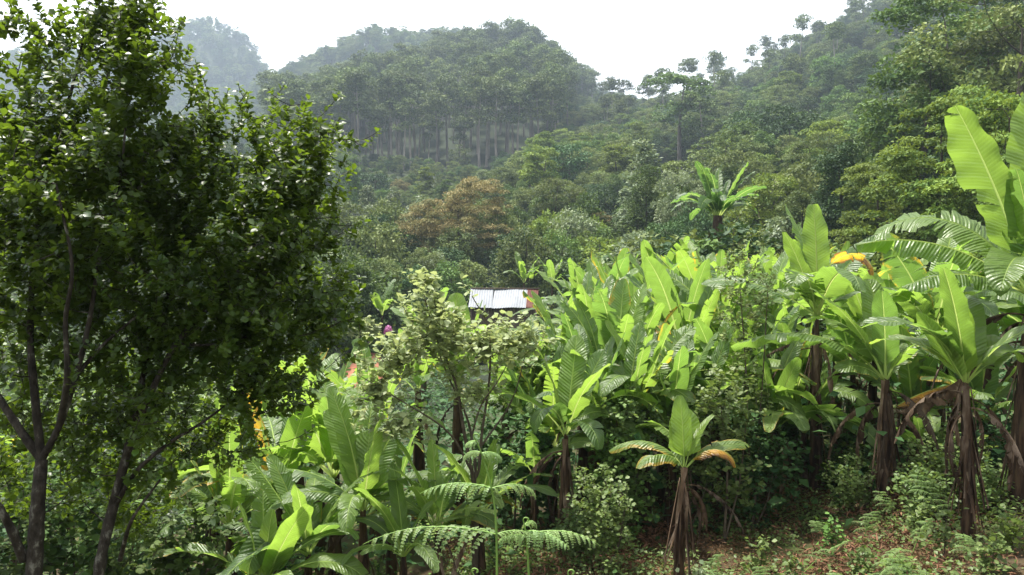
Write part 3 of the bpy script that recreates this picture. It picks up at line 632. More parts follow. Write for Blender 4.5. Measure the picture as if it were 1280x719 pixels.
KIND = {
 # height, trunk radius, crown: list of (centre, radii, clumps), clump radius, flatness, leaves per clump, leaf size, material, bark
 'euc':     dict(H=26, r=0.38, lobes=[((0, 0, 22), (3.4, 3.4, 3.2), 20), ((1.0, 0.5, 16), (2.8, 2.8, 2.5), 6)], cr=1.9, fl=0.5, n=64, s=0.60, mat='euc', bark='ebark', droop=0.4, fork=0.55),
 'eucopen': dict(H=26, r=0.45, lobes=[((-3, 0, 22.5), (3.2, 3, 2.4), 15), ((3, 0, 20), (3.4, 3, 3.6), 17), ((0, 1, 13), (4.6, 4, 4.5), 26)], cr=1.5, fl=0.5, n=55, s=0.55, mat='euc', bark='ebark', droop=0.4, fork=0.4),
 'broad':   dict(H=13, r=0.30, lobes=[((0.3, 0, 3.2), (3.8, 3.8, 2.0), 22), ((0, 0, 9.0), (4.2, 4.2, 3.6), 46), ((2.0, 0.5, 5.6), (3.2, 3.2, 2.6), 18), ((-2.2, -.5, 6.0), (3.2, 3.2, 2.8), 18)], cr=1.05, fl=0.62, n=64, s=0.42, mat='broad', bark='dbark', droop=0.15, fork=0.3),
 'dark':    dict(H=12, r=0.30, lobes=[((0, 0, 7.6), (4.6, 4.6, 4.2), 62), ((1.5, -1, 4.2), (4.0, 4.0, 2.6), 24)], cr=1.05, fl=0.62, n=56, s=0.40, mat='dark', bark='dbark', droop=0.1, fork=0.25),
 'brown':   dict(H=13, r=0.34, lobes=[((-3.4, 0, 7.6), (5.0, 4.6, 3.6), 64), ((2.6, 0.3, 9.2), (5.0, 4.8, 3.7), 70), ((0.2, -1.5, 5.0), (7.0, 4.4, 3.0), 50)], cr=1.0, fl=0.5, n=90, s=0.30, mat='brown', bark='dbark', droop=0.1, fork=0.3),
 'olive':   dict(H=13, r=0.30, lobes=[((0, 0, 9.2), (5.2, 5.0, 3.6), 66), ((1, -1, 5.2), (5.0, 4.6, 3.0), 40)], cr=0.98, fl=0.52, n=64, s=0.32, mat='olive', bark='dbark', droop=0.1, fork=0.3),
 'cone':    dict(H=11, r=0.16, lobes=[((0, 0, 9.0), (0.9, 0.9, 1.9), 14), ((0, 0, 6.4), (1.5, 1.5, 2.0), 20), ((0, 0, 3.6), (1.9, 1.9, 2.2), 22)], cr=0.65, fl=0.9, n=52, s=0.30, mat='silver', bark='dbark', droop=0.0, fork=0.15),
 'column':  dict(H=13, r=0.24, lobes=[((0, 0, 10.5), (1.6, 1.6, 2.4), 22), ((0.4, 0, 7.2), (2.3, 2.2, 2.6), 32), ((-0.3, 0, 3.8), (2.5, 2.5, 2.4), 28)], cr=0.85, fl=0.85, n=56, s=0.32, mat='broad', bark='dbark', droop=0.1, fork=0.15),
 'feather': dict(H=14, r=0.28, lobes=[((0.5, 0.5, 2.2), (4.4, 4.4, 1.6), 20), ((0, 0, 10.5), (3.6, 3.6, 3.2), 42), ((1.5, -1, 6.5), (4.2, 4.2, 3.0), 40), ((-1.8, -.6, 4.0), (4.0, 4.0, 2.4), 28)], cr=1.0, fl=0.36, n=86, s=0.36, mat='feather', bark='dbark', droop=0.45, fork=0.2),
 'bush':    dict(H=4.6, r=0.09, lobes=[((0, 0, 2.9), (1.9, 1.9, 1.5), 34), ((0.8, 0.3, 1.5), (1.8, 1.8, 1.2), 16), ((-0.9, -.2, 1.6), (1.7, 1.7, 1.2), 16)], cr=0.55, fl=0.75, n=56, s=0.20, mat='broad', bark='dbark', droop=0.15, fork=0.12),
 'fbush':   dict(H=3.0, r=0.05, lobes=[((0, 0, 1.9), (1.1, 1.1, 1.1), 34), ((0.3, 0, 0.9), (1.3, 1.3, 0.8), 22)], cr=0.36, fl=0.6, n=90, s=0.10, mat='weed', bark='twig', droop=0.2, fork=0.1),
}
PROTO = {}
def tree_proto(kind, seed, mat=None, fine=False):
    key = (kind, seed, mat, fine)
    if key in PROTO: return PROTO[key]
    K = KIND[kind]; rng = rs(hash((kind, seed)) % 1 + seed * 97 + sum(map(ord, kind)))
    tips = np.concatenate([in_lobe(rng, n, np.array(c) + rng.normal(0, 0.25, 3) * np.array(r) * 0.3, np.array(r) * rng.uniform(0.88, 1.12, 3), 0.62, -0.75) for c, r, n in K['lobes']])
    tips = tips[tips[:, 2] > 0.1 * K['H']]
    H = K['H']
    top = np.array([rng.normal(0, 0.02) * H, rng.normal(0, 0.02) * H, H * 0.84])
    tr = smooth_path([[0, 0, -0.06 * H], [rng.normal(0, .012) * H, rng.normal(0, .012) * H, H * 0.42], top], 9)
    rad = np.interp(np.linspace(0, 1, len(tr)), [0, 0.1, 0.6, 1], [K['r'] * 1.3, K['r'], K['r'] * 0.62, K['r'] * 0.14])
    # side limbs leave the trunk above the fork height only
    lo = tr[:, 2] > H * K['fork']
    paths, _ = grow([(tr[lo], rad[lo])], tips, rng, r_tip=K['r'] * 0.06, k_len=K['r'] * 0.055, rise=0.4, sides=4)
    paths = [(tr, rad, 9)] + paths[1:]
    V, Q = tubes(paths)
    tm = mk_mesh(kind + "_trunk", V, Q, M[K['bark']], smooth=True)
    big = tips
    V, T, r = clump_leaves(rng, big, K['cr'] * rng.uniform(0.7, 1.25, len(big)), K['fl'], int(K['n'] * (2.0 if fine else 1)), K['s'] * (0.76 if fine else 1.12), droop=K['droop'], width=0.9)
    cm = mk_mesh(kind + "_crown", V, T, M[mat or K['mat']], rnd=r)
    PROTO[key] = (tm, cm, H); return PROTO[key]

TREE_OBJS = {}
def put_tree(kind, px, y, py_top, label, name="forest_tree", cat="tree", group=None, seed=0, wide=1.0, mat=None, rz=None, height_m=None):
    tm, cm, H = tree_proto(kind, seed, mat, y < 86 and kind != 'bush')
    g = ground_at(px, y)
    h = height_m if height_m else max(1.0, px_point(px, py_top, y)[2] - g[2])
    s = h / H * 0.97
    rng = rs(int(px * 7 + y * 13 + seed))
    root = empty(name, g, label, cat, group, rz=rng.uniform(0, 6.28) if rz is None else rz, sc=(s * wide, s * wide, s))
    t = link("trunk", tm, root); c = link("crown", cm, root)
    TREE_OBJS.setdefault(kind, []).append((t, c))
    return root

def build_mid_trees():
    T = [  # kind, px, depth, top row, width, seed, mat, label, group
     ('brown', 574, 82, 222, 1.0, 0, None, "large dome-shaped tree with brownish canopy behind the tin roof", 0.0),
     ('olive', 694, 96, 216, 0.95, 0, None, "rounded olive-green tree right of the brownish dome tree", None),
     ('olive', 748, 84, 262, 0.85, 1, 'brown', "low tree with reddish-olive canopy right of the rounded olive tree", None),
     ('broad', 735, 70, 285, 0.75, 0, 'feather', "bright green small tree at the forest edge above the dense banana grove", None),
     ('olive', 655, 70, 300, 0.8, 2, 'olive', "pale twiggy tree just behind the roof ridge", None),
     ('broad', 535, 66, 305, 0.8, 1, 'olive', "low olive bushy tree left of the tin roof below the brownish dome", None),
     ('dark', 500, 62, 322, 0.9, 1, None, "dark shady tree left of the clearing under the brownish dome", None),
     ('broad', 468, 58, 312, 0.9, 2, 'olive', "olive tree at the left end of the clearing beside the dark near tree", None),
     ('dark', 440, 50, 330, 0.9, 0, None, "dark tree with grey trunk at the left of the red soil patch", None),
     ('broad', 420, 46, 300, 0.9, 3, None, "green tree half hidden by the right side of the dark near tree", None),
     ('column', 806, 74, 205, 1.0, 0, None, "dark green column-shaped tree in the middle of the forest edge", None),
     ('cone', 800, 88, 168, 1.25, 0, None, "pale pointed tree rising behind the dark column-shaped tree", None),
     ('broad', 848, 66, 202, 0.62, 4, 'silver', "pale-leaved slender tree left of the distant rosette banana", None),
     ('dark', 838, 48, 268, 0.8, 2, None, "dark rounded tree at the foot of the forest edge left of the rosette banana", None),
     ('dark', 868, 46, 285, 0.7, 3, None, "dark bush-like tree directly behind the rosette banana stems", None),
     ('eucopen', 850, 185, 80, 1.35, 0, 'broad', "tall open-crowned eucalyptus standing out against the white sky", 0.15),
     ('eucopen', 876, 180, 112, 1.2, 1, None, "eucalyptus with dense side just right of the open-crowned one", 0.3),
     ('olive', 905, 105, 162, 1.05, 3, None, "brownish-olive broad tree above the rosette banana", None),
     ('dark', 985, 120, 128, 1.0, 1, None, "dark tree with wide crown on the middle of the right slope", None),
     ('dark', 935, 130, 132, 0.9, 2, None, "dark tree left of the wide dark crown on the right slope", None),
     ('olive', 1010, 80, 160, 0.85, 1, 'olive', "olive tree with pale flowering top on the right slope", None),
     ('broad', 965, 62, 205, 0.9, 5, 'feather', "yellowish-green rounded tree above the upright banana leaf", None),
     ('column', 1045, 50, 165, 1.0, 1, 'dark', "dark ivy-clad column tree right of the pale flowering tree", None),
     ('broad', 1000, 52, 235, 0.8, 6, 'olive', "light olive tree behind the upright pair of banana leaves", None),
     ('feather', 1092, 40, 190, 0.9, 0, None, "feathery yellow-green tree left of the big banana leaf", None),
     ('feather', 1170, 34, 120, 1.0, 1, None, "feathery layered tree behind the big upright banana leaf", None),
     ('feather', 1262, 30, 95, 1.0, 2, None, "feathery layered tree at the right edge above the tallest banana", None),
     ('feather', 1225, 44, 85, 0.9, 0, None, "feathery tree between two others at the upper right", None),
     ('broad', 1150, 56, 55, 0.95, 7, None, "bright green full tree on the right slope below the dark-trunked tree", None),
     ('broad', 1105, 62, 130, 0.8, 0, None, "green full tree left of the bright green one on the right slope", None),
     ('eucopen', 1180, 62, -35, 1.2, 1, 'broad', "tall spreading tree with bare dark trunk at the upper right", 0.2),
     ('olive', 1262, 54, -30, 1.0, 2, 'olive', "tall dark-limbed tree with layered foliage in the upper right corner", None),
     ('olive', 1225, 60, 20, 1.0, 0, 'olive', "layered olive tree left of the corner tree at the upper right", None),
     ('dark', 1240, 70, -10, 1.0, 3, None, "dark tree behind the layered trees in the upper right corner", None),
     ('dark', 575, 225, 178, 0.8, 0, 'euc', "isolated pale round tree in front of the eucalyptus trunks", None),
     ('dark', 470, 165, 208, 1.0, 0, None, "big dark round tree at the foot of the eucalyptus stand", None),
     ('brown', 502, 178, 222, 0.8, 1, None, "low brownish-topped tree right of the dark round one", None),
     ('dark', 520, 170, 228, 0.8, 1, None, "dark low tree beside the brownish-topped one below the trunks", None),
     ('cone', 533, 155, 208, 1.7, 1, 'feather', "yellow-green pointed tree below the eucalyptus trunks", None),
     ('cone', 462, 112, 228, 1.2, 0, None, "tall narrow silvery tree left of the small green field", None),
     ('cone', 493, 112, 232, 1.2, 1, None, "narrow silvery tree right beside the small green field", None),
     ('cone', 460, 100, 252, 1.4, 2, None, "narrow tree in front of the tall silvery one", None),
     ('cone', 488, 98, 258, 1.4, 0, 'broad', "narrow dark tree in front of the small green field", None),
     ('cone', 425, 105, 238, 1.3, 1, None, "narrow silvery tree at the right edge of the dark near tree", None),
     ('cone', 440, 92, 268, 1.4, 2, None, "small silvery tree at the bottom of the far field", None),
     ('cone', 474, 88, 282, 1.5, 1, None, "small silvery tree in front of the row of narrow trees", None),
     ('cone', 605, 150, 210, 1.8, 0, None, "pale pointed tree just above the brownish dome", None),
     ('cone', 560, 150, 222, 1.8, 2, 'broad', "small green tree above the left shoulder of the brownish dome", None),
    ]
    T += [('bush', 893, 30.5, 276, 1.2, 2, 'dark', "dark bush directly in front of the rosette banana's stem", None), ('bush', 872, 30, 288, 1.2, 0, 'dark', "dark bush in front of the left side of the rosette banana's stem", None), ('bush', 915, 29, 296, 1.2, 1, 'broad', "green bush in front of the right side of the rosette banana's stem", None),
          ('bush', 842, 33, 290, 1.3, 2, 'olive', "olive bush left of the rosette banana's stem", None), ('bush', 955, 30, 285, 1.3, 0, 'olive', "olive bush right of the rosette banana's stem", None), ('bush', 1005, 27, 300, 1.3, 1, 'feather', "yellow-green bush behind the upright pair of banana leaves", None),
          ('bush', 780, 34, 318, 1.3, 2, 'dark', "dark bush above the left part of the dense banana grove", None), ('bush', 815, 36, 310, 1.3, 1, 'dark', "dark bush above the middle of the dense banana grove", None)]
    for kind, px, y, pt, wd, sd, mat, lb, rz in T:
        put_tree(kind, px, y, pt, lb, group="trees along the forest edge", seed=sd, wide=wd, mat=mat, rz=rz)

    # --- eucalyptus stand on the far hill: front rows singly
    rng = rs(5)
    E = []
    def ok(x, y, dmin):
        return all((x - a) ** 2 + (y - b) ** 2 > dmin * dmin for a, b, *_ in E)
    tries = 0
    while len(E) < 250 and tries < 20000:
        tries += 1
        y = 232 + 190 * rng.random() ** 1.15
        px = rng.uniform(345, 725)
        if px > 660 + 30 * (y - 230) / 200 + 30: continue
        if px < 480 and y > 330: continue
        x = (px - 640) / F * y
        if not ok(x, y, 6.0 if y < 262 else 8.0): continue
        E.append((x, y, px))
    rows = [("front row", 0, 245), ("second row", 245, 268), ("third row", 268, 300), ("lower hillside", 300, 340), ("middle hillside", 340, 380), ("upper hillside", 380, 999)]
    for nm, a, b in rows:
        sel = sorted([e for e in E if a <= e[1] < b], key=lambda e: e[2])
        for k, (x, y, px) in enumerate(sel):
            tm, cm, H = tree_proto('euc', k % 5)
            z = float(height(x, y)[0]); s = rng.uniform(0.7, 1.22)
            root = empty("eucalyptus_tree", (x, y, z), f"tall pale-trunked eucalyptus on the far hill, {nm}, {ordinal(k + 1)} from left", "eucalyptus", "eucalyptus stand on the far hill", rz=rng.uniform(0, 6.28), sc=(s * 1.05, s * 1.05, s))
            root.rotation_euler = (rng.normal(0, 0.035), rng.normal(0, 0.035), rng.uniform(0, 6.28))
            t = link("trunk", tm, root); c = link("crown", cm, root)
            TREE_OBJS.setdefault('euc', []).append((t, c))
    # --- trees of the right slope and the valley, singly
    R = []
    tries = 0
    kinds = ['broad', 'dark', 'dark', 'broad', 'feather', 'column', 'broad', 'olive']
    while len(R) < 190 and tries < 30000:
        tries += 1
        y = 75 + 215 * rng.random() ** 0.9
        px = rng.uniform(660, 1290)
        if px < 780 and y < 120: continue
        if px < 735 and y > 225: continue
        if 795 < px < 905 and 125 < y < 187: continue
        x = (px - 640) / F * y
        if not all((x - a) ** 2 + (y - b) ** 2 > (4.2 + y * 0.012) ** 2 for a, b, *_ in R): continue
        R.append((x, y, px))
    for nm, a, b in [("lowest belt", 0, 105), ("low belt", 105, 145), ("middle belt", 145, 185), ("high belt", 185, 225), ("highest belt", 225, 999)]:
        sel = sorted([e for e in R if a <= e[1] < b], key=lambda e: e[2])
        for k, (x, y, px) in enumerate(sel):
            kd = kinds[int(rng.integers(len(kinds)))]
            z = float(height(x, y)[0])
            sd = int(rng.integers(3)); mat = None
            adj = {'broad': 'green broadleaf', 'dark': 'dark broadleaf', 'olive': 'olive-green', 'feather': 'feathery yellow-green', 'column': 'narrow green'}[kd]
            tm, cm, H = tree_proto(kd, sd, mat)
            s = rng.uniform(0.65, 1.05) * (0.85 if y < 110 else 1.0)
            root = empty("forest_tree", (x, y, z), f"{adj} tree of the right forest slope, {nm}, {ordinal(k + 1)} from left", "tree", "trees of the right forest slope", rz=rng.uniform(0, 6.28), sc=(s, s, s * rng.uniform(0.9, 1.15)))
            t = link("trunk", tm, root); c = link("crown", cm, root)
            TREE_OBJS.setdefault(kd, []).append((t, c))
build_mid_trees()
def build_bushes():
    rng = rs(15); B = []
    tries = 0
    while len(B) < 130 and tries < 20000:
        tries += 1
        y = 50 + 52 * rng.random(); px = rng.uniform(380, 1290)
        x = (px - 640) / F * y
        if y < 62 and 560 < px < 720: continue
        if not all((x - a) ** 2 + (y - b) ** 2 > 2.6 ** 2 for a, b, *_ in B): continue
        B.append((x, y, px))
    for nm, a, b in [("nearest row", 0, 61), ("second row", 61, 72), ("third row", 72, 84), ("back row", 84, 200)]:
        for k, (x, y, px) in enumerate(sorted([e for e in B if a <= e[1] < b], key=lambda e: e[2])):
            mt = ['broad', 'olive', 'silver', 'dark', 'feather'][int(rng.choice(5, p=[.3, .3, .08, .17, .15]))]
            adj = {'broad': 'green', 'olive': 'olive', 'dark': 'dark green', 'feather': 'yellow-green', 'silver': 'silvery'}[mt]
            tm, cm, H = tree_proto('bush', int(rng.integers(3)), mt)
            s = rng.uniform(0.8, 1.5)
            root = empty("bush", (x, y, float(height(x, y)[0])), f"{adj} bush below the forest edge, {nm}, {ordinal(k + 1)} from left", "bush", "bushes below the forest edge", rz=rng.uniform(0, 6.28), sc=(s, s, s * rng.uniform(0.9, 1.5)))
            link("trunk", tm, root); link("crown", cm, root)
build_bushes()

# ------------------------------------------------------------------ far woods that read as one mass (stuff)
def gn_wood(name, label, pts, scl, rot, idx, srcs):
    """pts: ground points; srcs: lists of existing tree-part objects; each point gets the parts of srcs[idx]"""
    me = bpy.data.meshes.new(name); me.vertices.add(len(pts)); me.vertices.foreach_set("co", np.asarray(pts, np.float32).ravel()); me.update()
    for an, ar, ty in (("scl", scl, 'FLOAT'), ("rot", rot, 'FLOAT'), ("idx", idx, 'INT')):
        a = me.attributes.new(an, ty, 'POINT'); a.data.foreach_set("value", np.asarray(ar, np.float32 if ty == 'FLOAT' else np.int32))
    o = link(name, me); o['kind'] = 'stuff'; o['label'] = label; o['category'] = 'forest'
    ng = bpy.data.node_groups.new(name + "_nodes", 'GeometryNodeTree')
    ng.interface.new_socket("Geometry", in_out='INPUT', socket_type='NodeSocketGeometry')
    ng.interface.new_socket("Geometry", in_out='OUTPUT', socket_type='NodeSocketGeometry')
    N, L = ng.nodes, ng.links
    gi = N.new('NodeGroupInput'); go = N.new('NodeGroupOutput'); jn = N.new('GeometryNodeJoinGeometry')
    def attr(nm, ty):
        a = N.new('GeometryNodeInputNamedAttribute'); a.data_type = ty; a.inputs[0].default_value = nm; return a.outputs[0]
    sc_, ro_, ix_ = attr("scl", 'FLOAT'), attr("rot", 'FLOAT'), attr("idx", 'INT')
    cx = N.new('ShaderNodeCombineXYZ'); L.new(ro_, cx.inputs[2])
    for k, objs in enumerate(srcs):
        cmp_ = N.new('FunctionNodeCompare'); cmp_.data_type = 'INT'; cmp_.operation = 'EQUAL'
        ins = [i for i in cmp_.inputs if i.type == 'INT']
        L.new(ix_, ins[0]); ins[1].default_value = k
        for ob in objs:
            oi = N.new('GeometryNodeObjectInfo'); oi.transform_space = 'ORIGINAL'; oi.inputs['Object'].default_value = ob; oi.inputs['As Instance'].default_value = True
            ip = N.new('GeometryNodeInstanceOnPoints')
            L.new(gi.outputs[0], ip.inputs['Points']); L.new(cmp_.outputs[0], ip.inputs['Selection']); L.new(oi.outputs['Geometry'], ip.inputs['Instance'])
            L.new(cx.outputs[0], ip.inputs['Rotation']); L.new(sc_, ip.inputs['Scale']); L.new(ip.outputs[0], jn.inputs[0])
    L.new(jn.outputs[0], go.inputs[0])
    o.modifiers.new("scatter", 'NODES').node_group = ng
    return o
def wood_points(rng, n, px0, px1, y0, y1, test=None):
    y = np.sqrt(rng.uniform(y0 ** 2, y1 ** 2, n)); px = rng.uniform(px0, px1, n)
    if test is not None:
        k = test(px, y); y, px = y[k], px[k]
    x = (px - 640) / F * y
    return np.stack([x, y, height(x, y)], 1)
def src(kinds):
    out = []
    for k in kinds:
        seen = set()
        for t, c in TREE_OBJS.get(k, []):
            if c.data.name in seen or c.data.materials[0].name.split('_')[0] in ('brownish', 'silvery', 'feathery'): continue
            seen.add(c.data.name); out.append([t, c])
            if len(seen) >= 3: break
    return out
def build_woods():
    rng = rs(77)
    S_e = src(['euc']); S_b = src(['broad', 'dark', 'olive', 'column']); S_m = src(['broad', 'dark', 'euc', 'olive'])
    def wood(name, label, P, S_, s0, s1):
        n = len(P); gn_wood(name, label, P, rng.uniform(s0, s1, n), rng.uniform(0, 6.28, n), rng.integers(0, len(S_), n), S_)
    wood("hilltop_wood", "dense eucalyptus wood over the top of the far hill", wood_points(rng, 900, 340, 740, 300, 470, lambda p, y: (y > 400) | (p < 500)), S_e, 0.8, 1.1)
    wood("ridge_wood", "hazy wood covering the ridge behind the eucalyptus hill", wood_points(rng, 2300, 180, 820, 470, 700), S_b, 0.7, 1.3)
    wood("peak_wood", "hazy bluish wood on the steep far peak at left", wood_points(rng, 3000, -300, 420, 700, 960), S_b, 0.7, 1.2)
    wood("slope_wood", "hazy forest climbing the right hillside to the skyline", wood_points(rng, 2600, 690, 1420, 225, 520), S_b + S_e[:1], 0.4, 1.05)
    wood("foothill_thicket", "low thicket at the foot of the eucalyptus stand", wood_points(rng, 420, 350, 760, 135, 232), S_b, 0.18, 0.42)
    wood("valley_wood", "bushy woodland filling the valley below the hills", wood_points(rng, 700, 620, 1400, 110, 235, lambda p, y: ~((p > 795) & (p < 905) & (y < 187))), S_b, 0.4, 0.8)
    wood("left_wood", "woodland on the slope behind the dark near tree", wood_points(rng, 700, -400, 440, 60, 330), S_b, 0.5, 0.9)
build_woods()

# ------------------------------------------------------------------ the two dark trees at the left
def near_tree(label, stems, lobes, y_mid, seed, n_single=200, n_leaf=13, leaf=0.047):
    rng = rs(seed)
    skel = []
    for ctrl, r0, r1 in stems:
        p = smooth_path([px_point(*c) for c in ctrl], 8)
        skel.append((p, 0.74 * np.linspace(r0, r1, len(p)) * (1 + rng.normal(0, 0.05, len(p)))))
    base = skel[0][0][0].copy(); gz = float(height(base[0], base[1])[0])
    org = np.array([base[0], base[1], gz])
    # root the first stem in the ground
    p0, r0 = skel[0]
    foot = np.array([base[0] + 0.05, base[1], gz - 0.1])
    ext = smooth_path([foot, (foot + p0[0]) / 2 + rng.normal(0, 0.05, 3), p0[0]], 6)[:-1]
    skel[0] = (np.vstack([ext, p0]), np.concatenate([np.linspace(r0[0] * 1.35, r0[0], len(ext)), r0]))
    tips = []
    for (px, py, y), (rx, ry, rz), n in lobes:
        cc = px_point(px, py, y); rr_ = np.array([rx / F * y, rz, ry / F * y])
        sub = in_lobe(rng, max(3, int(n / 3.3)), cc, rr_, 0.2)
        q = np.repeat(sub, 7, 0); out_ = unit((q - cc) / rr_ + np.array([0, 0, 0.8]))
        tips.append(q + out_ * rng.uniform(-0.05, 0.2, (len(q), 1)) + rng.normal(0, 0.075, q.shape))
    tips = np.concatenate(tips)
    paths, dirs = grow(skel, tips, rng, r_tip=0.0028, k_len=0.012, rise=0.5, sides=3)
    root = empty("broadleaf_tree", org, label, "tree", "dark near trees at the left")
    V, Q = tubes(paths)
    link("trunk", mk_mesh("near_trunk", V - org, Q, M['bark'], smooth=True), root)
    # rosettes of glossy leaves towards each twig's end
    n = len(tips)
    c = np.repeat(tips, n_leaf, 0); d = np.repeat(dirs, n_leaf, 0)
    k = np.tile(np.arange(n_leaf), n)
    a = k * 2.4 + np.repeat(rng.uniform(0, 6.28, n), n_leaf)
    d = unit(d + np.array([0, 0, 0.55]))
    e1 = unit(np.cross(d, np.array([0.3, 0.2, 0.93]) + 0 * d)); e2 = np.cross(d, e1)
    rad = np.cos(a)[:, None] * e1 + np.sin(a)[:, None] * e2
    ax = rad * rng.uniform(0.6, 1.2, (n * n_leaf, 1)) + d * rng.uniform(0.1, 0.9, (n * n_leaf, 1)) + rng.normal(0, 0.15, (n * n_leaf, 3))
    pos = c - d * (k / n_leaf * np.repeat(rng.uniform(0.06, 0.22, n), n_leaf))[:, None] + rng.normal(0, 0.006, (n * n_leaf, 3))
    nrm = d * 0.8 - rad * 0.3 + np.array([0, 0, 0.5]) + rng.normal(0, 0.25, (n * n_leaf, 3))
    size = leaf * rng.uniform(0.6, 1.25, n * n_leaf)
    rnd = np.clip(np.repeat(rng.random(n) ** 1.4, n_leaf) * 0.6 + rng.random(n * n_leaf) * 0.35, 0, 1)
    near = np.argsort(pos[:, 1])[: n_single * 6]
    pick = rng.choice(near, n_single, replace=False)
    mask = np.ones(len(pos), bool); mask[pick] = False
    V, T = cloud(pos[mask] - org, ax[mask], nrm[mask], size[mask], LEAF4_V, LEAF4_T, 0.85)
    cr = link("crown", mk_mesh("near_crown", V, T, M['gloss'], rnd=np.repeat(rnd[mask], 4)), root); cr['kind'] = 'stuff'
    lm = [mk_mesh("single_leaf", LEAF8_V * np.array([0.95, 1, 1]), LEAF8_T, M['gloss'], rnd=np.full(8, q)) for q in (0.1, 0.35, 0.6, 0.9)]
    for i in pick:
        a_ = unit(ax[i]); nn = unit(nrm[i] - (nrm[i] @ a_) * a_); sd = np.cross(a_, nn)
        o = link("leaf", lm[int(min(3, rnd[i] * 4))], root)
        Mx = Matrix(((sd[0], a_[0], nn[0], 0), (sd[1], a_[1], nn[1], 0), (sd[2], a_[2], nn[2], 0), (0, 0, 0, 1)))
        o.rotation_euler = Mx.to_euler(); o.location = pos[i] - org; o.scale = (size[i],) * 3
    return root

def build_near_trees():
    near_tree("dark leafy tree with a lichen-spotted forked trunk at the left edge",
        [([(40, 760, 4.3), (44, 690, 4.3), (48, 620, 4.3), (52, 575, 4.35)], 0.062, 0.046),
         ([(52, 575, 4.35), (20, 530, 4.4), (-10, 480, 4.5), (-40, 400, 4.6), (-60, 300, 4.7)], 0.036, 0.012),
         ([(52, 575, 4.35), (44, 500, 4.4), (38, 420, 4.5), (42, 330, 4.6), (60, 220, 4.7), (90, 110, 4.8), (110, 20, 4.9)], 0.034, 0.008),
         ([(52, 575, 4.35), (75, 530, 4.3), (95, 470, 4.3), (112, 400, 4.35), (125, 320, 4.4), (150, 220, 4.5), (160, 120, 4.6)], 0.028, 0.007),
         ([(75, 530, 4.3), (84, 470, 4.2), (82, 400, 4.15), (90, 330, 4.1), (70, 230, 4.1)], 0.026, 0.008),
         ([(30, 700, 4.3), (8, 650, 4.2), (-30, 590, 4.1)], 0.04, 0.02),
         ([(95, 470, 4.3), (130, 430, 4.4), (190, 380, 4.6)], 0.018, 0.007)],
        [((150, 45, 4.9), (52, 75, 0.4), 120), ((70, 175, 4.8), (95, 65, 0.6), 170), ((20, 270, 4.6), (100, 75, 0.6), 130), ((140, 220, 4.6), (85, 75, 0.6), 150),
         ((90, 350, 4.6), (120, 60, 0.6), 120), ((30, 110, 4.9), (40, 30, 0.3), 26), ((10, 30, 4.9), (22, 20, 0.2), 12), ((55, 50, 4.9), (26, 22, 0.2), 14), ((190, 100, 4.7), (36, 50, 0.4), 50),
         ((10, 430, 4.6), (90, 60, 0.5), 60), ((140, 420, 4.8), (100, 60, 0.5), 90), ((20, 520, 4.8), (70, 40, 0.4), 26), ((110, 520, 4.9), (70, 45, 0.4), 36), ((100, 610, 5.2), (60, 50, 0.4), 20), ((-10, 620, 5.0), (50, 60, 0.4), 22)], 4.4, 31)
    near_tree("dark leafy tree with leaning stems, its crown spreading right over the banana plants",
        [([(118, 760, 4.6), (128, 690, 4.6), (145, 620, 4.65), (158, 570, 4.7)], 0.050, 0.036),
         ([(158, 570, 4.7), (172, 500, 4.8), (190, 430, 4.9), (215, 350, 5.0), (235, 260, 5.1), (240, 190, 5.2)], 0.034, 0.008),
         ([(140, 640, 4.65), (170, 590, 4.6), (210, 555, 4.6), (250, 530, 4.7), (285, 505, 4.8), (320, 480, 4.9)], 0.022, 0.006),
         ([(158, 570, 4.7), (185, 500, 4.6), (220, 430, 4.6), (265, 380, 4.7), (310, 320, 4.8), (345, 250, 4.9), (365, 200, 5.0)], 0.030, 0.007),
         ([(265, 380, 4.7), (320, 350, 4.9), (370, 300, 5.0), (400, 230, 5.1)], 0.016, 0.006),
         ([(150, 700, 4.6), (165, 650, 4.4), (200, 600, 4.3)], 0.02, 0.008),
         ([(215, 430, 4.6), (270, 430, 4.8), (340, 410, 5.0), (390, 380, 5.1)], 0.014, 0.005)],
        [((240, 215, 5.0), (70, 80, 0.5), 130), ((215, 310, 4.8), (110, 70, 0.6), 150), ((345, 230, 5.0), (75, 60, 0.5), 130), ((400, 190, 5.1), (36, 36, 0.3), 36),
         ((330, 150, 5.0), (10, 34, 0.1), 12), ((340, 320, 4.9), (95, 65, 0.6), 150), ((260, 400, 4.8), (130, 70, 0.6), 180), ((370, 395, 5.0), (75, 60, 0.5), 100),
         ((190, 480, 4.8), (110, 55, 0.5), 90), ((310, 480, 4.9), (95, 45, 0.4), 90), ((150, 560, 5.0), (90, 50, 0.4), 50), ((240, 560, 5.0), (80, 40, 0.4), 44), ((280, 150, 5.0), (30, 30, .25), 20), ((170, 640, 5.2), (60, 50, .4), 24)], 4.7, 32)
build_near_trees()

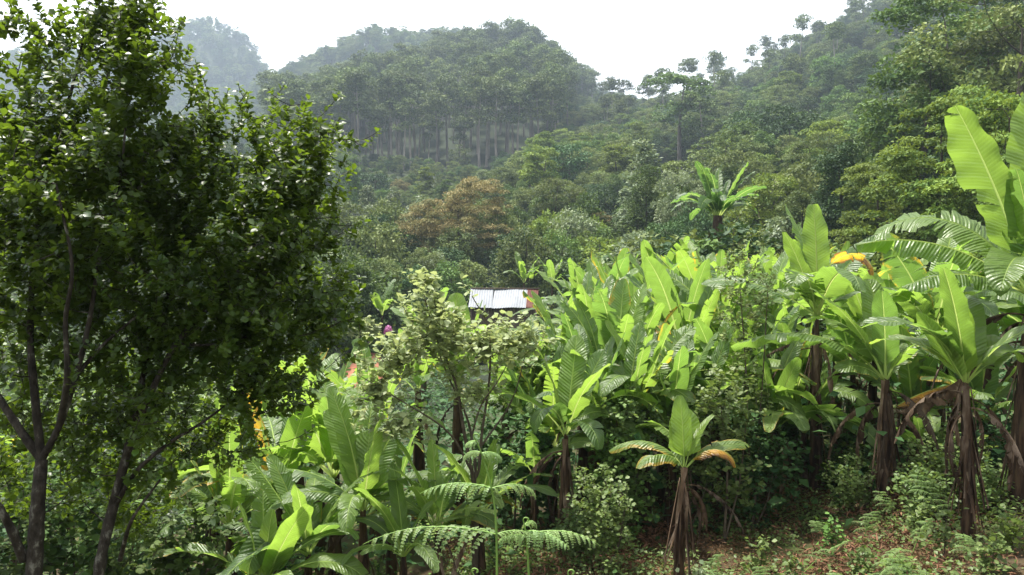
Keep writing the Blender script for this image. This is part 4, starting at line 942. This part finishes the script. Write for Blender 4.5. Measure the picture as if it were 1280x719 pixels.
# ------------------------------------------------------------------ pale-leaved shrub at the centre, saplings
def leafy_shrub(name, label, cat, stems, lobes, seed, mat, leaf, n_leaf, r_tip=0.003, bark='twig', droop=0.1, group=None, shell=0.35):
    rng = rs(seed); skel = []
    for ctrl, r0, r1 in stems:
        p = smooth_path([px_point(*c) for c in ctrl], 7); skel.append((p, np.linspace(r0, r1, len(p))))
    b = skel[0][0][0]; org = np.array([b[0], b[1], float(height(b[0], b[1])[0])])
    for i in range(len(skel)):
        p, r = skel[i]
        if i == 0 or np.linalg.norm(p[0] - b) < 0.25:
            ext = np.linspace(0, 1, 5)[:-1, None]
            f = np.array([org[0] + (p[0][0] - org[0]) * 0.4, org[1], org[2] - 0.06]); skel[i] = (np.vstack([f + ext * (p[0] - f), p]), np.concatenate([np.full(4, r[0]), r]))
    tips = np.concatenate([in_lobe(rng, n, px_point(px, py, y), np.array([rx / F * y, rz, ry / F * y]), shell) for (px, py, y), (rx, ry, rz), n in lobes])
    paths, dirs = grow(skel, tips, rng, r_tip=r_tip, k_len=0.008, rise=0.5, sides=3)
    root = empty(name, org, label, cat, group)
    V, Q = tubes(paths); link("stems", mk_mesh("shrub_stems", V - org, Q, M[bark], smooth=True), root)
    n = len(tips) * n_leaf
    c = np.repeat(tips, n_leaf, 0); d = np.repeat(dirs, n_leaf, 0)
    ax = unit(rng.normal(size=(n, 3)) * np.array([1, 1, 0.5]) + d * 0.4 - np.array([0, 0, droop]))
    nrm = np.array([0, 0, 1.0]) + rng.normal(0, 0.4, (n, 3))
    pos = c - d * rng.uniform(0, 0.12, (n, 1)) + rng.normal(0, 0.03, (n, 3))
    V, T = cloud(pos - org, ax, nrm, leaf * rng.uniform(0.6, 1.25, n), LEAF4_V, LEAF4_T, 1.05)
    rnd = np.clip(np.repeat(rng.random(len(tips)), n_leaf) * 0.5 + rng.random(n) * 0.5, 0, 1)
    link("crown", mk_mesh("shrub_crown", V, T, M[mat], rnd=np.repeat(rnd, 4)), root)['kind'] = 'stuff'
    return root
def build_shrubs():
    leafy_shrub("pale_shrub", "tall pale-leaved shrub with thin bare stems in the centre of the picture", "shrub",
        [([(592, 600, 9.2), (580, 540, 9.2), (570, 480, 9.2), (545, 420, 9.2), (530, 370, 9.2)], 0.028, 0.006), ([(596, 600, 9.2), (586, 530, 9.3), (560, 470, 9.4), (540, 420, 9.5)], 0.022, 0.006),
         ([(598, 600, 9.2), (602, 545, 9.2), (612, 470, 9.2), (610, 410, 9.2), (590, 370, 9.2)], 0.022, 0.006), ([(586, 560, 9.2), (600, 510, 9.1), (620, 480, 9.0), (640, 445, 9.0)], 0.014, 0.005),
         ([(590, 590, 9.2), (560, 540, 9.0), (500, 500, 8.9), (450, 470, 8.9)], 0.016, 0.005), ([(600, 560, 9.2), (640, 500, 9.4), (660, 430, 9.5)], 0.014, 0.005)],
        [((545, 385, 9.2), (52, 52, 0.6), 95), ((575, 425, 9.2), (100, 40, 0.8), 170), ((500, 445, 9.1), (65, 50, 0.6), 90), ((640, 425, 9.4), (60, 40, 0.7), 90), ((470, 490, 9.0), (50, 50, 0.5), 60), ((530, 345, 9.2), (28, 14, 0.3), 18), ((500, 530, 8.9), (50, 36, .5), 40), ((590, 480, 9.2), (80, 50, 0.5), 40)],
        41, 'pale', 0.085, 7, shell=0.05)
    leafy_shrub("young_sapling", "small yellow-green sapling standing on the red soil patch", "sapling",
        [([(452, 462, 38), (452, 440, 38), (455, 412, 38), (458, 400, 38)], 0.04, 0.014)], [((455, 410, 38), (25, 14, 0.9), 46)], 42, 'pale', 0.26, 7)
    # bushy undergrowth plants, singly
    B = [
     (930, 10.3, 360, 'weed', "mossy twiggy shrub with feathery top beside the dense grove", 0.055, (40, 120, 0.6), 130, 'olive'),
     (905, 9.4, 500, 'weed', "leafy shrub behind the small foreground banana", 0.07, (48, 60, 0.5), 90, 'weed'),
     (752, 8.4, 630, 'weed', "bright bushy shrub left of the small foreground banana", 0.05, (45, 55, 0.5), 130, 'weed'),
     (640, 10.5, 560, 'dark', "dark shrub under the stems of the pale-leaved shrub", 0.09, (70, 70, 0.6), 130, 'dark'),
     (770, 9.8, 570, 'fern', "ferny green shrub in the shade behind the small foreground banana", 0.07, (50, 50, 0.5), 120, 'broad'),
     (1180, 9.3, 580, 'fern', "feathery pale shrub between the two rightmost trunks", 0.06, (75, 60, 0.6), 130, 'weed'),
     (940, 9.8, 560, 'dark', "dark leafy shrub in the shade between foreground banana and trunks", 0.07, (70, 55, 0.5), 130, 'dark'),
     (660, 11.5, 480, 'dark', "dark shrub between the pale-leaved shrub and the dense grove", 0.09, (60, 60, 0.6), 120, 'broad'),
     (1250, 10.0, 560, 'dark', "dark shrub behind the rightmost trunk", 0.07, (70, 70, 0.6), 110, 'dark'),
     (1030, 11.5, 540, 'dark', "dark shrub behind the shaggy trunks at right", 0.08, (90, 60, 0.6), 120, 'dark'),
     (775, 10.0, 520, 'weed', "sunlit leafy shrub at the front edge of the dense grove", 0.07, (50, 50, 0.5), 110, 'weed'),
     (860, 9.9, 545, 'weed', "sunlit ferny shrub right behind the small foreground banana", 0.06, (50, 50, 0.5), 110, 'weed'),
     (1070, 10.6, 585, 'weed', "low leafy shrub left of the thick dark trunk", 0.06, (55, 40, 0.5), 100, 'broad'),
     (1152, 8.7, 610, 'weed', "ferny weed-like shrub between the thick dark trunk and its right neighbour", 0.05, (36, 40, 0.3), 80, 'weed'),
     (1238, 8.5, 615, 'weed', "ferny weed-like shrub at the foot of the rightmost trunks", 0.05, (40, 45, 0.3), 80, 'weed'),
     (1062, 9.6, 600, 'weed', "pale ferny shrub at the left foot of the thick dark trunk", 0.05, (36, 36, 0.3), 70, 'weed'),
     (720, 8.9, 660, 'weed', "low leafy bush beside the right frond of the bracken", 0.05, (35, 35, 0.4), 80, 'weed'),
     (210, 8.5, 660, 'gloss', "leafy green shrub under the leaning dark tree", 0.09, (110, 75, 0.8), 130, 'broad'),
     (90, 8.5, 640, 'gloss', "leafy green shrub between the two dark trunks", 0.09, (90, 100, 0.8), 150, 'broad'),
     (-5, 8.0, 640, 'gloss', "leafy green shrub at the left edge behind the forked trunk", 0.09, (80, 110, 0.8), 120, 'broad'),
     (150, 10.5, 520, 'gloss', "sunlit leafy shrub seen between the dark trunks", 0.10, (120, 70, 1.0), 170, 'weed'),
     (30, 11.5, 480, 'gloss', "sunlit leafy shrub seen left of the forked trunk", 0.10, (120, 80, 1.0), 170, 'weed'),
     (255, 12.5, 500, 'gloss', "leafy shrub above the lower left banana group", 0.10, (100, 50, 1.0), 150, 'broad'),
    ]
    for i, (px, y, py, _, lb, lf, rad, n, mat) in enumerate(B):
        g = ground_at(px, y); gp = project(g)
        leafy_shrub("leafy_shrub", lb, "shrub", [([(px, gp[1], y), (px + 4, (gp[1] + py) / 2, y), (px - 5, py, y)], 0.02, 0.006), ([(px + 1, gp[1], y), (px + 20, (gp[1] + py) / 2 + 10, y), (px + 30, py, y)], 0.015, 0.005)],
                    [((px, py, y), rad, n), ((px + 8, (py + gp[1]) / 2, y), (rad[0] * 0.9, rad[1] * 0.9, rad[2]), n // 2)], 300 + i, mat, lf, 10, group="leafy shrubs of the undergrowth")
build_shrubs()
def build_weeds():
    W = [(905, 6.7, 0.30, 'silver', "pale-leaved weed left of the litter's middle"), (985, 7.4, 0.42, 'weed', "bushy weed in the middle of the litter slope"), (1020, 6.4, 0.28, 'silver', "pale weed near the bottom edge right of centre litter"), (870, 7.4, 0.35, 'silver', "whitish-leaved weed right beside the small foreground banana's foot"),
         (1075, 7.4, 0.40, 'weed', "upright weed below the thick dark trunk"), (1125, 7.1, 0.30, 'feather', "yellow-green weed right of the upright one"), (1180, 7.4, 0.55, 'weed', "tall thin weed in front of the rightmost trunks"), (1240, 6.8, 0.35, 'weed', "weed on the litter near the right edge"), (780, 7.2, 0.35, 'weed', "weed left of the small foreground banana's foot"),
         (825, 6.6, 0.25, 'silver', "low pale weed at the bottom edge below the small banana"), (745, 7.4, 0.45, 'broad', "dark weed under the right frond of the bracken"), (950, 8.2, 0.45, 'weed', "weed at the edge of the shade behind the litter"), (1150, 8.3, 0.5, 'weed', "feathery weed at the foot of the dead leaves"), (1265, 7.3, 0.5, 'feather', "yellowish weed at the right edge"), (1040, 8.3, 0.4, 'broad', "green weed left of the thick dark trunk's foot"), (700, 7.0, 0.4, 'weed', "weed beside the stalks of the bracken")]
    for i, (px, y, h, mat, lb) in enumerate(W):
        g = ground_at(px, y); gp = project(g); tp = project(g + np.array([0.03, 0, h]))
        hp = gp[1] - tp[1]
        leafy_shrub("weed", lb, "weed", [([(px, gp[1] - 1, y), (px + 2, gp[1] - hp * 0.5, y), (tp[0], tp[1], y)], 0.006, 0.002), ([(px, gp[1] - 1, y), (px - 8, gp[1] - hp * 0.4, y), (px - 14, gp[1] - hp * 0.75, y)], 0.004, 0.002)],
                    [((px, gp[1] - hp * 0.7, y), (hp * 0.42, hp * 0.35, 0.12), 16), ((px - 3, gp[1] - hp * 0.35, y), (hp * 0.5, hp * 0.25, 0.14), 12)], 700 + i, mat, 0.055, 6, r_tip=0.0015, group="weeds on the litter")
build_weeds()

# ------------------------------------------------------------------ bracken ferns
def pinna_mesh(rng, L, n=18, droop=0.9, wid=0.30, sub=7, curl_tip=False):
    """one side frond: a rachis along +x bending down, with rows of small lobed pinnules hanging from it"""
    s = np.linspace(0, 1, 22)
    a = 0.28 - droop * s ** 1.4 - (2.6 * np.clip(s - 0.86, 0, 1) / 0.14 if curl_tip else 0)
    P = np.vstack([[0, 0, 0], np.cumsum(np.stack([np.cos(a), 0 * a, np.sin(a)], 1)[1:] * (L / 21), 0)])
    RV, RQ = tube(P, np.linspace(0.0035, 0.0008, 22), 4)
    pos, ax, nr, sz = [], [], [], []
    stems = []
    for k in range(n):
        t = 0.05 + 0.93 * k / n
        p = np.array([np.interp(t, s, P[:, q]) for q in range(3)])
        tg = unit(np.array([np.interp(min(1, t + .04), s, P[:, q]) for q in range(3)]) - p)
        pl = L * wid * 1.1 * (1 - t) ** 0.75 * rng.uniform(0.85, 1.1) + 0.008
        for sg in (-1, 1):
            d0 = unit(np.array([0.35, sg * 1.0, 0.05]) + tg * 0.35 + rng.normal(0, 0.16, 3)); pl *= rng.uniform(0.75, 1.15)
            hang = rng.uniform(1.0, 1.9)
            q = np.linspace(0, 1, sub + 1)
            pts = p + d0 * (q * pl)[:, None] * (1 - 0.25 * q[:, None]) + np.array([0, 0, -1.0]) * (hang * pl * 0.55 * q ** 1.7)[:, None]
            stems.append((pts, np.linspace(0.0016, 0.0004, sub + 1), 3))
            dd = unit(np.gradient(pts, axis=0))
            upn = unit(np.array([0, 0, 1.0]) + 0.4 * d0 * sg * 0)
            sdv = unit(np.cross(dd, upn + 0 * dd))
            for j in range(sub + 1):
                ll = pl * 0.15 * (1 - 0.7 * j / sub) + 0.003
                for s2 in (-1, 1):
                    pos.append(pts[j]); ax.append(s2 * sdv[j] + dd[j] * 0.55 + rng.normal(0, .08, 3)); nr.append(np.cross(sdv[j], dd[j]) + rng.normal(0, .15, 3)); sz.append(ll)
    pos, ax, nr, sz = map(np.array, (pos, ax, nr, sz))
    V, T = cloud(pos, ax, nr, sz, LEAF2_V, LEAF2_T, 1.0)
    SV, SQ = tubes((stems if sub > 5 else []) + [(P, np.linspace(0.0035, 0.0008, 22), 4)])
    rnd = np.clip(rng.normal(0.5, 0.22, len(pos)), 0, 1)
    return (V, T, np.repeat(rnd, 2)), (SV, SQ)
def bracken(label, ctrl, pinnae, seed, group="bracken ferns", r=0.0042, fiddle=True, detail=(11, 8)):
    """ctrl: pixel path of the stipe (px, py, depth); pinnae: (t along, azimuth, length, droop, curl)"""
    rng = rs(seed)
    p = smooth_path([px_point(*c) for c in ctrl], 8)
    org = np.array([p[0][0], p[0][1], float(height(p[0][0], p[0][1])[0])])
    p = np.vstack([[org + (p[0] - org) * q for q in np.linspace(-0.02, 0.9, 5)], p]) - org
    root = empty("bracken_fern", org, label, "fern", group)
    rad = np.linspace(r * 1.3, r * 0.5, len(p))
    if fiddle:   # coiled tip
        th = np.linspace(0, 1.5 * math.pi, 14); rr = 0.013 * (1 - th / (2.1 * math.pi))
        up = unit(p[-1] - p[-3]); sdv = np.array([1.0, 0, 0])
        c0 = p[-1] + sdv * 0.013
        coil = c0 + (-np.cos(th) * rr)[:, None] * sdv + (np.sin(th) * rr)[:, None] * up
        p = np.vstack([p, coil[1:]]); rad = np.concatenate([rad, np.linspace(r * 0.5, r * 0.9, 13)])
    V, Q = tube(p, rad, 6)
    link("stipe", mk_mesh("fern_stipe", V, Q, M['stipe'], smooth=True), root)
    L_ = np.concatenate([[0], np.cumsum(np.linalg.norm(np.diff(p, axis=0), axis=1))]); L_ /= L_[-1]
    rows_ = np.array([project(q + org)[1] for q in p[: len(p) - (13 if fiddle else 0)]])
    for t, az, ln, dr, cu in pinnae:
        if t > 2: t = float(np.interp(-t, -rows_, L_[: len(rows_)]))
        (V, T, rn), (SV, SQ) = pinna_mesh(rng, ln, n=detail[0], droop=dr, sub=detail[1], curl_tip=cu)
        o = link("pinna", mk_mesh("fern_pinna", V, T, M['fern'], rnd=rn), root)
        o.location = [float(np.interp(t, L_, p[:, q])) for q in range(3)]; o.rotation_euler = (0, 0, math.radians(az))
        o['kind'] = 'stuff'
        link("rachis", mk_mesh("fern_rachis", SV, SQ, M['stipe']), o)
    return root
def build_ferns():
    bracken("tall foreground bracken fern with curled top and two tiers of drooping fronds",
        [(621, 740, 2.75), (621, 690, 2.75), (619, 640, 2.74), (612, 600, 2.73), (600, 562, 2.72), (592, 545, 2.7)],
        [(668, 186, 0.50, 0.72, False), (668, 10, 0.17, 1.0, False), (610, 182, 0.27, 0.8, False), (611, 16, 0.20, 1.2, True), (566, 165, 0.08, 1.5, True), (567, 10, 0.09, 1.5, True), (552, 190, 0.05, 1.5, True)], 51)
    bracken("shorter foreground bracken fern with coiled tip and a frond reaching right",
        [(662, 740, 2.8), (660, 700, 2.8), (657, 665, 2.79), (654, 650, 2.78)],
        [(668, 354, 0.29, 0.9, False), (670, 190, 0.12, 1.0, True), (664, 325, 0.2, 0.9, False), (657, 60, 0.1, 1.4, True)], 52)
    bracken("low bracken frond curling at the bottom edge left of the fern stems", [(600, 760, 2.5), (596, 730, 2.5), (590, 714, 2.5)], [(0.9, 175, 0.10, 1.2, True), (0.92, 10, 0.12, 1.4, True)], 53)
    bracken("low bracken tip at the bottom edge right of the fern stems", [(712, 770, 2.5), (712, 735, 2.5), (710, 716, 2.5)], [(0.9, 178, 0.12, 1.3, True), (0.92, 2, 0.10, 1.4, True)], 54)
    # young bracken over the litter on the right
    rng = rs(9)
    spots = [(800, 6.8, "left of the litter patch near the bottom edge"), (905, 7.2, "beside the small foreground banana"), (960, 6.9, "in the middle of the brown litter"), (1000, 7.9, "in front of the dark shady shrub"), (1045, 7.0, "right of the middle of the brown litter"),
             (1078, 8.6, "at the foot of the thick dark trunk"), (1100, 6.8, "near the bottom edge below the thick dark trunk"), (1140, 7.7, "right of the thick dark trunk"), (1185, 8.2, "tall, in front of the rightmost trunks"), (1215, 7.0, "on the brown litter at lower right"),
             (1255, 7.6, "at the right edge on the litter"), (1270, 8.6, "at the foot of the rightmost trunk"), (880, 8.4, "in the shade behind the small foreground banana"), (1030, 9.0, "in the shade left of the thick dark trunk"), (940, 6.4, "at the bottom edge below the litter"), (1160, 6.5, "at the bottom edge at lower right"), (1205, 9.0, "between the rightmost trunks"), (1120, 8.9, "just right of the thick dark trunk's foot")]
    for i, (px, y, lb) in enumerate(spots):
        g = ground_at(px, y); h = rng.uniform(0.2, 0.5) * (1.5 if i == 8 else 1); lean = rng.normal(0, 0.22)
        a = project(g); b = project(g + np.array([lean * 0.5, 0, h * 0.6])); c = project(g + np.array([lean, -0.05, h]))
        pn = []
        for t in np.linspace(0.45, 0.97, 6):
            ln = 0.40 * h * (1.25 - t) / 0.8 * rng.uniform(0.6, 1.2) + 0.03
            az = rng.uniform(-35, 35)
            pn += [(t, az, ln, rng.uniform(0.6, 1.2), False), (t + 0.01, az + 180 + rng.uniform(-20, 20), ln, rng.uniform(0.6, 1.2), False)]
        bracken("young bracken fern " + lb, [(a[0], a[1] - 1, y), (b[0], b[1], y), (c[0], c[1], y - 0.05)], pn, 400 + i, group="young bracken on the litter", r=0.004, fiddle=False, detail=(11, 4))
build_ferns()

# ------------------------------------------------------------------ ground cover
def cover(name, label, cat, n, px0, px1, y0, y1, mat, size, h, seed, clump=8, spread=0.16, up=1.0, width=1.0, patch=0.0, tv=LEAF2_V, tf=LEAF2_T):
    rng = rs(seed)
    m = n // clump
    y = np.sqrt(rng.uniform(y0 ** 2, y1 ** 2, m * 3)); px = rng.uniform(px0, px1, m * 3); x = (px - 640) / F * y
    keep = (np.sin(x * 1.7 + seed) * np.sin(y * 1.9 + 2 * seed) + 0.5 * np.sin(x * 4.3) * np.sin(y * 3.7 + seed)) > patch
    keep &= ~((px > 415) & (px < 492) & (y > 17) & (y < 44) & (h > 0.5))
    keep &= ~((px > 575) & (px < 690) & (y > 22) & (y < 50) & (h > 0.5))
    x, y = x[keep][:m], y[keep][:m]; m = len(x)
    z = height(x, y)
    c = np.repeat(np.stack([x, y, z], 1), clump, 0); N_ = m * clump
    hh = np.repeat(rng.random(m) ** 1.5 * h, clump)
    p = c + rng.normal(0, spread, (N_, 3)) * np.array([1, 1, 0]); p[:, 2] = height(p[:, 0], p[:, 1]) + rng.random(N_) * hh + 0.01
    ax = rng.normal(size=(N_, 3)) * np.array([1, 1, 0.45]) + np.array([0, 0, 0.15])
    nr = np.array([0, 0, up]) + rng.normal(0, 0.45, (N_, 3))
    V, T = cloud(p, ax, nr, size * rng.uniform(0.5, 1.35, N_), tv, tf, width)
    r = np.clip(np.repeat(rng.random(m), clump) * 0.55 + rng.random(N_) * 0.45, 0, 1)
    o = link(name, mk_mesh(name, V, T, M[mat], rnd=np.repeat(r, len(tf)))); o['kind'] = 'stuff'; o['label'] = label; o['category'] = cat
    return o
def build_cover():
    cover("dry_litter", "brown dead bracken and leaf litter on the ground at lower right", "litter", 46000, 560, 1500, 5.0, 11.5, 'litter', 0.05, 0.10, 61, 10, 0.10, up=0.5, width=0.45, patch=-0.3)
    cover("dead_fronds", "tangled brown fern fronds lying on the slope", "litter", 16000, 560, 1500, 5.0, 12, 'litter', 0.10, 0.16, 66, 12, 0.12, up=0.3, width=0.28, patch=-0.1)
    cover("low_weeds", "small pale green weeds among the brown litter", "weeds", 24000, 560, 1500, 5.0, 12, 'weed', 0.045, 0.32, 62, 12, 0.09, patch=0.05)
    cover("ground_creepers", "green creeping ground plants over the slope", "ground cover", 30000, -300, 760, 4.0, 16, 'broad', 0.06, 0.35, 63, 10, 0.2, patch=-0.25)
    cover("undergrowth", "dense leafy undergrowth between the banana plants", "undergrowth", 56000, -500, 1600, 9.5, 34, 'dark', 0.16, 1.9, 64, 14, 0.35, patch=-0.8)
    cover("dark_undergrowth", "dark leafy undergrowth at the bottom of the valley", "undergrowth", 45000, -300, 1600, 30, 78, 'broad', 0.34, 2.2, 65, 12, 0.9, patch=-0.7)
    cover("pale_undergrowth", "pale twiggy undergrowth in front of the forest edge", "undergrowth", 16000, 470, 1200, 40, 80, 'olive', 0.30, 4.0, 67, 16, 0.8, patch=0.0)
build_cover()

# ------------------------------------------------------------------ shed, red soil, flower, field
def box(V0, V1):
    x0, y0, z0 = V0; x1, y1, z1 = V1
    V = np.array([[x0,y0,z0],[x1,y0,z0],[x1,y1,z0],[x0,y1,z0],[x0,y0,z1],[x1,y0,z1],[x1,y1,z1],[x0,y1,z1]], float)
    Q = np.array([[0,3,2,1],[4,5,6,7],[0,1,5,4],[1,2,6,5],[2,3,7,6],[3,0,4,7]]); return V, Q
def build_shed():
    y = 46.0
    c = px_point(632, 381, y); g = float(height(c[0], y)[0])
    root = empty("shed", (c[0], y, g), "small tin-roofed shed with pale corrugated sheets and one rusty sheet", "shed", rz=math.radians(-4))
    W = 4.0; zl = c[2] - g; zr = zl + 0.95; D = 2.2        # eave height, ridge height, roof run
    tin = noise_mat("pale_tin", [(0.10, 0.11, 0.125), (0.15, 0.165, 0.185), (0.19, 0.205, 0.225)], 1.4, 0.6, 0.15, (1, 0.3, 1), spec=0.4)
    rust = noise_mat("rusty_tin", [(0.045, 0.016, 0.011), (0.08, 0.028, 0.019), (0.11, 0.048, 0.034)], 2.5, 0.85, 0.3, (1, 0.4, 1))
    wood = noise_mat("weathered_wood", [(0.05, 0.038, 0.028), (0.12, 0.095, 0.07)], 3, 0.9, 0.4, (1, 1, 0.2))
    def sheet(x0, x1, mat, lift, name, label, skew=0.0, front=True):
        n = max(8, int((x1 - x0) / 0.038)); x = np.linspace(x0, x1, n); wv = 0.012 * np.sin(x * 2 * math.pi / 0.15)
        m = 4; t = np.linspace(0, 1, m)
        sgn = -1 if front else 1
        X = x[None] + skew * t[:, None] + 0 * t[:, None]
        Y = sgn * (1 - t)[:, None] * D + 0 * x[None]
        Z = zl + (zr - zl) * t[:, None] + wv[None] + lift - 0.05 * np.sin(t * math.pi)[:, None] + 0.03 * np.sin(x * 1.9)[None]
        V = np.stack([X, Y, Z], -1).reshape(-1, 3); i = np.arange(m - 1)[:, None] * n; j = np.arange(n - 1)[None]
        Q = np.stack([i + j, i + j + 1, i + n + j + 1, i + n + j], -1).reshape(-1, 4)
        V2 = V - np.array([0, 0, 0.006]); Q2 = Q[:, ::-1] + len(V)
        o = link(name, mk_mesh("roof_sheet", np.vstack([V, V2]), np.vstack([Q, Q2]), mat, smooth=True), root)
        if label: o['label'] = label
        return o
    for k, (a, b) in enumerate([(-2.0, -1.28), (-1.33, -0.62), (-0.66, 0.10), (0.06, 0.78), (0.72, 1.36)]):
        sheet(a, b, tin, 0.012 * (k % 2) + (0.025 if k < 2 else 0), "roof_sheet", None, skew=-0.12 if k < 2 else 0)
    sheet(1.34, 2.0, rust, 0.02, "roof_sheet", "rusty red roof sheet at the right end")
    for k, (a, b) in enumerate([(-2.0, -0.9), (-0.95, 0.1), (0.05, 1.05), (1.0, 2.0)]): sheet(a, b, rust, 0.012 * (k % 2), "roof_sheet", None, front=False)
    V, Q = box((-2.1, -0.09, zr + 0.02), (2.1, 0.09, zr + 0.07)); link("ridge_cap", mk_mesh("ridge_cap", V, Q, wood), root)
    for x in (-1.85, 0.0, 1.8):
        for yy in (-1.9, 1.9):
            V, Q = tube([[x, yy, -0.2], [x, yy, zl + 0.1]], 0.06, 7); link("post", mk_mesh("post", V, Q, wood), root)
    n = 22
    for k in range(n):
        x0 = -1.85 + k * 3.65 / n
        V, Q = box((x0, -1.86, -0.1), (x0 + 3.65 / n - 0.015, -1.83 + 0.008 * (k % 3), zl - 0.02)); link("plank", mk_mesh("plank", V, Q, wood), root)
    for sx in (-1.87, 1.82):
        V, Q = box((sx, -1.8, -0.1), (sx + 0.03, 1.8, zl + 0.05)); link("side_wall", mk_mesh("side_wall", V, Q, wood), root)
def patch(name, px0, px1, y0, y1, mat, lift, seed, kind='structure'):
    rng = rs(seed); n = 26
    u = np.linspace(0, 1, n); v = np.linspace(0, 1, n)
    cx, cyy = (px0 + px1) / 2, (y0 + y1) / 2
    pts = []
    ang = np.linspace(0, 2 * math.pi, 40, endpoint=False); rr = 1 + 0.12 * np.sin(3 * ang + seed) + 0.07 * np.sin(7 * ang)
    V = []
    for q in np.linspace(0, 1, 8):
        y = cyy + np.sin(ang) * rr * q * (y1 - y0) / 2; px = cx + np.cos(ang) * rr * q * (px1 - px0) / 2
        x = (px - 640) / F * y; V.append(np.stack([x, y, height(x, y) + lift * (1 - q ** 4) + 0.004], 1))
    V = np.concatenate(V); i = np.arange(7)[:, None] * 40; j = np.arange(40)[None]; j2 = (j + 1) % 40
    Q = np.stack([i + j, i + j2, i + 40 + j2, i + 40 + j], -1).reshape(-1, 4)
    o = link(name, mk_mesh(name, V, Q, mat, smooth=True)); o['kind'] = kind
    return o
def build_small():
    red = noise_mat("red_soil", [(0.16, 0.055, 0.030), (0.27, 0.11, 0.065), (0.33, 0.16, 0.10)], 1.8, 0.95, 0.6)
    patch("soil_patch", 420, 482, 40, 52, red, 1.6, 3)
    fld = noise_mat("field_green", [(0.06, 0.115, 0.022), (0.10, 0.175, 0.035), (0.15, 0.20, 0.06)], 0.7, 0.9, 0.5)
    patch("field", 478, 522, 112, 132, fld, 0.5, 5)
    # pink flower head on a stalk beside the soil patch
    y = 21.0; b = ground_at(487, y); top = px_point(487, 413, y)
    root = empty("pink_flower", b, "bright pink flower head on a grey-green stalk beside the red soil patch", "flower")
    rng = rs(8); h = top[2] - b[2]
    V, Q = tube(smooth_path([[0, 0, -0.05], [0.03, 0, h * 0.5], [0, 0, h]], 6), 0.012, 6); link("stalk", mk_mesh("flower_stalk", V, Q, M['stipe'], smooth=True), root)
    n = 46; t = rng.random(n); a = rng.uniform(0, 6.28, n)
    d = np.stack([np.cos(a), np.sin(a), 0.7 + 0 * a], 1)
    p = np.stack([np.cos(a) * 0.02, np.sin(a) * 0.02, h - 0.14 + t * 0.24], 1)
    pm = leaf_mat("pink_petal", (0.36, 0.10, 0.25), (0.55, 0.24, 0.43), (0.5, 0.2, 0.38), 0.25)
    for k in range(n):
        V, T = cloud(p[k:k+1], d[k:k+1], np.cross(d[k:k+1], [[0.1, 0.2, 1]]) + d[k:k+1] * np.array([[0.4, 0.4, -1]]), 0.14 * (1.1 - 0.6 * t[k]), LEAF8_V, LEAF8_T, 0.9)
        link("petal", mk_mesh("petal", V, T, pm, rnd=np.full(8, rng.random())), root)
    for k in range(5):
        a = k * 1.3; V, T = cloud(np.array([[0, 0, h * 0.2 + 0.12 * k]]), np.array([[math.cos(a), math.sin(a), 0.5]]), np.array([[0, 0, 1.0]]), 0.28, LEAF8_V, LEAF8_T, 0.6)
        link("leaf", mk_mesh("flower_leaf", V, T, M['silver'], rnd=np.full(8, 0.4)), root)
build_shed(); build_small()

# ------------------------------------------------------------------ haze
def build_haze():
    V, Q = box((-1900, -420, -60), (1900, 1300, 330))
    m, N, L = new_mat("haze")
    out = N.new("ShaderNodeOutputMaterial"); v = N.new("ShaderNodeVolumePrincipled")
    v.inputs['Color'].default_value = (0.46, 0.56, 0.67, 1); v.inputs['Density'].default_value = 0.00054; v.inputs['Anisotropy'].default_value = 0.25
    L.new(v.outputs[0], out.inputs['Volume'])
    o = link("haze", mk_mesh("haze", V, Q, m)); o['kind'] = 'stuff'; o['label'] = "pale mist hanging in the air over the valley"; o['category'] = "haze"
build_haze()
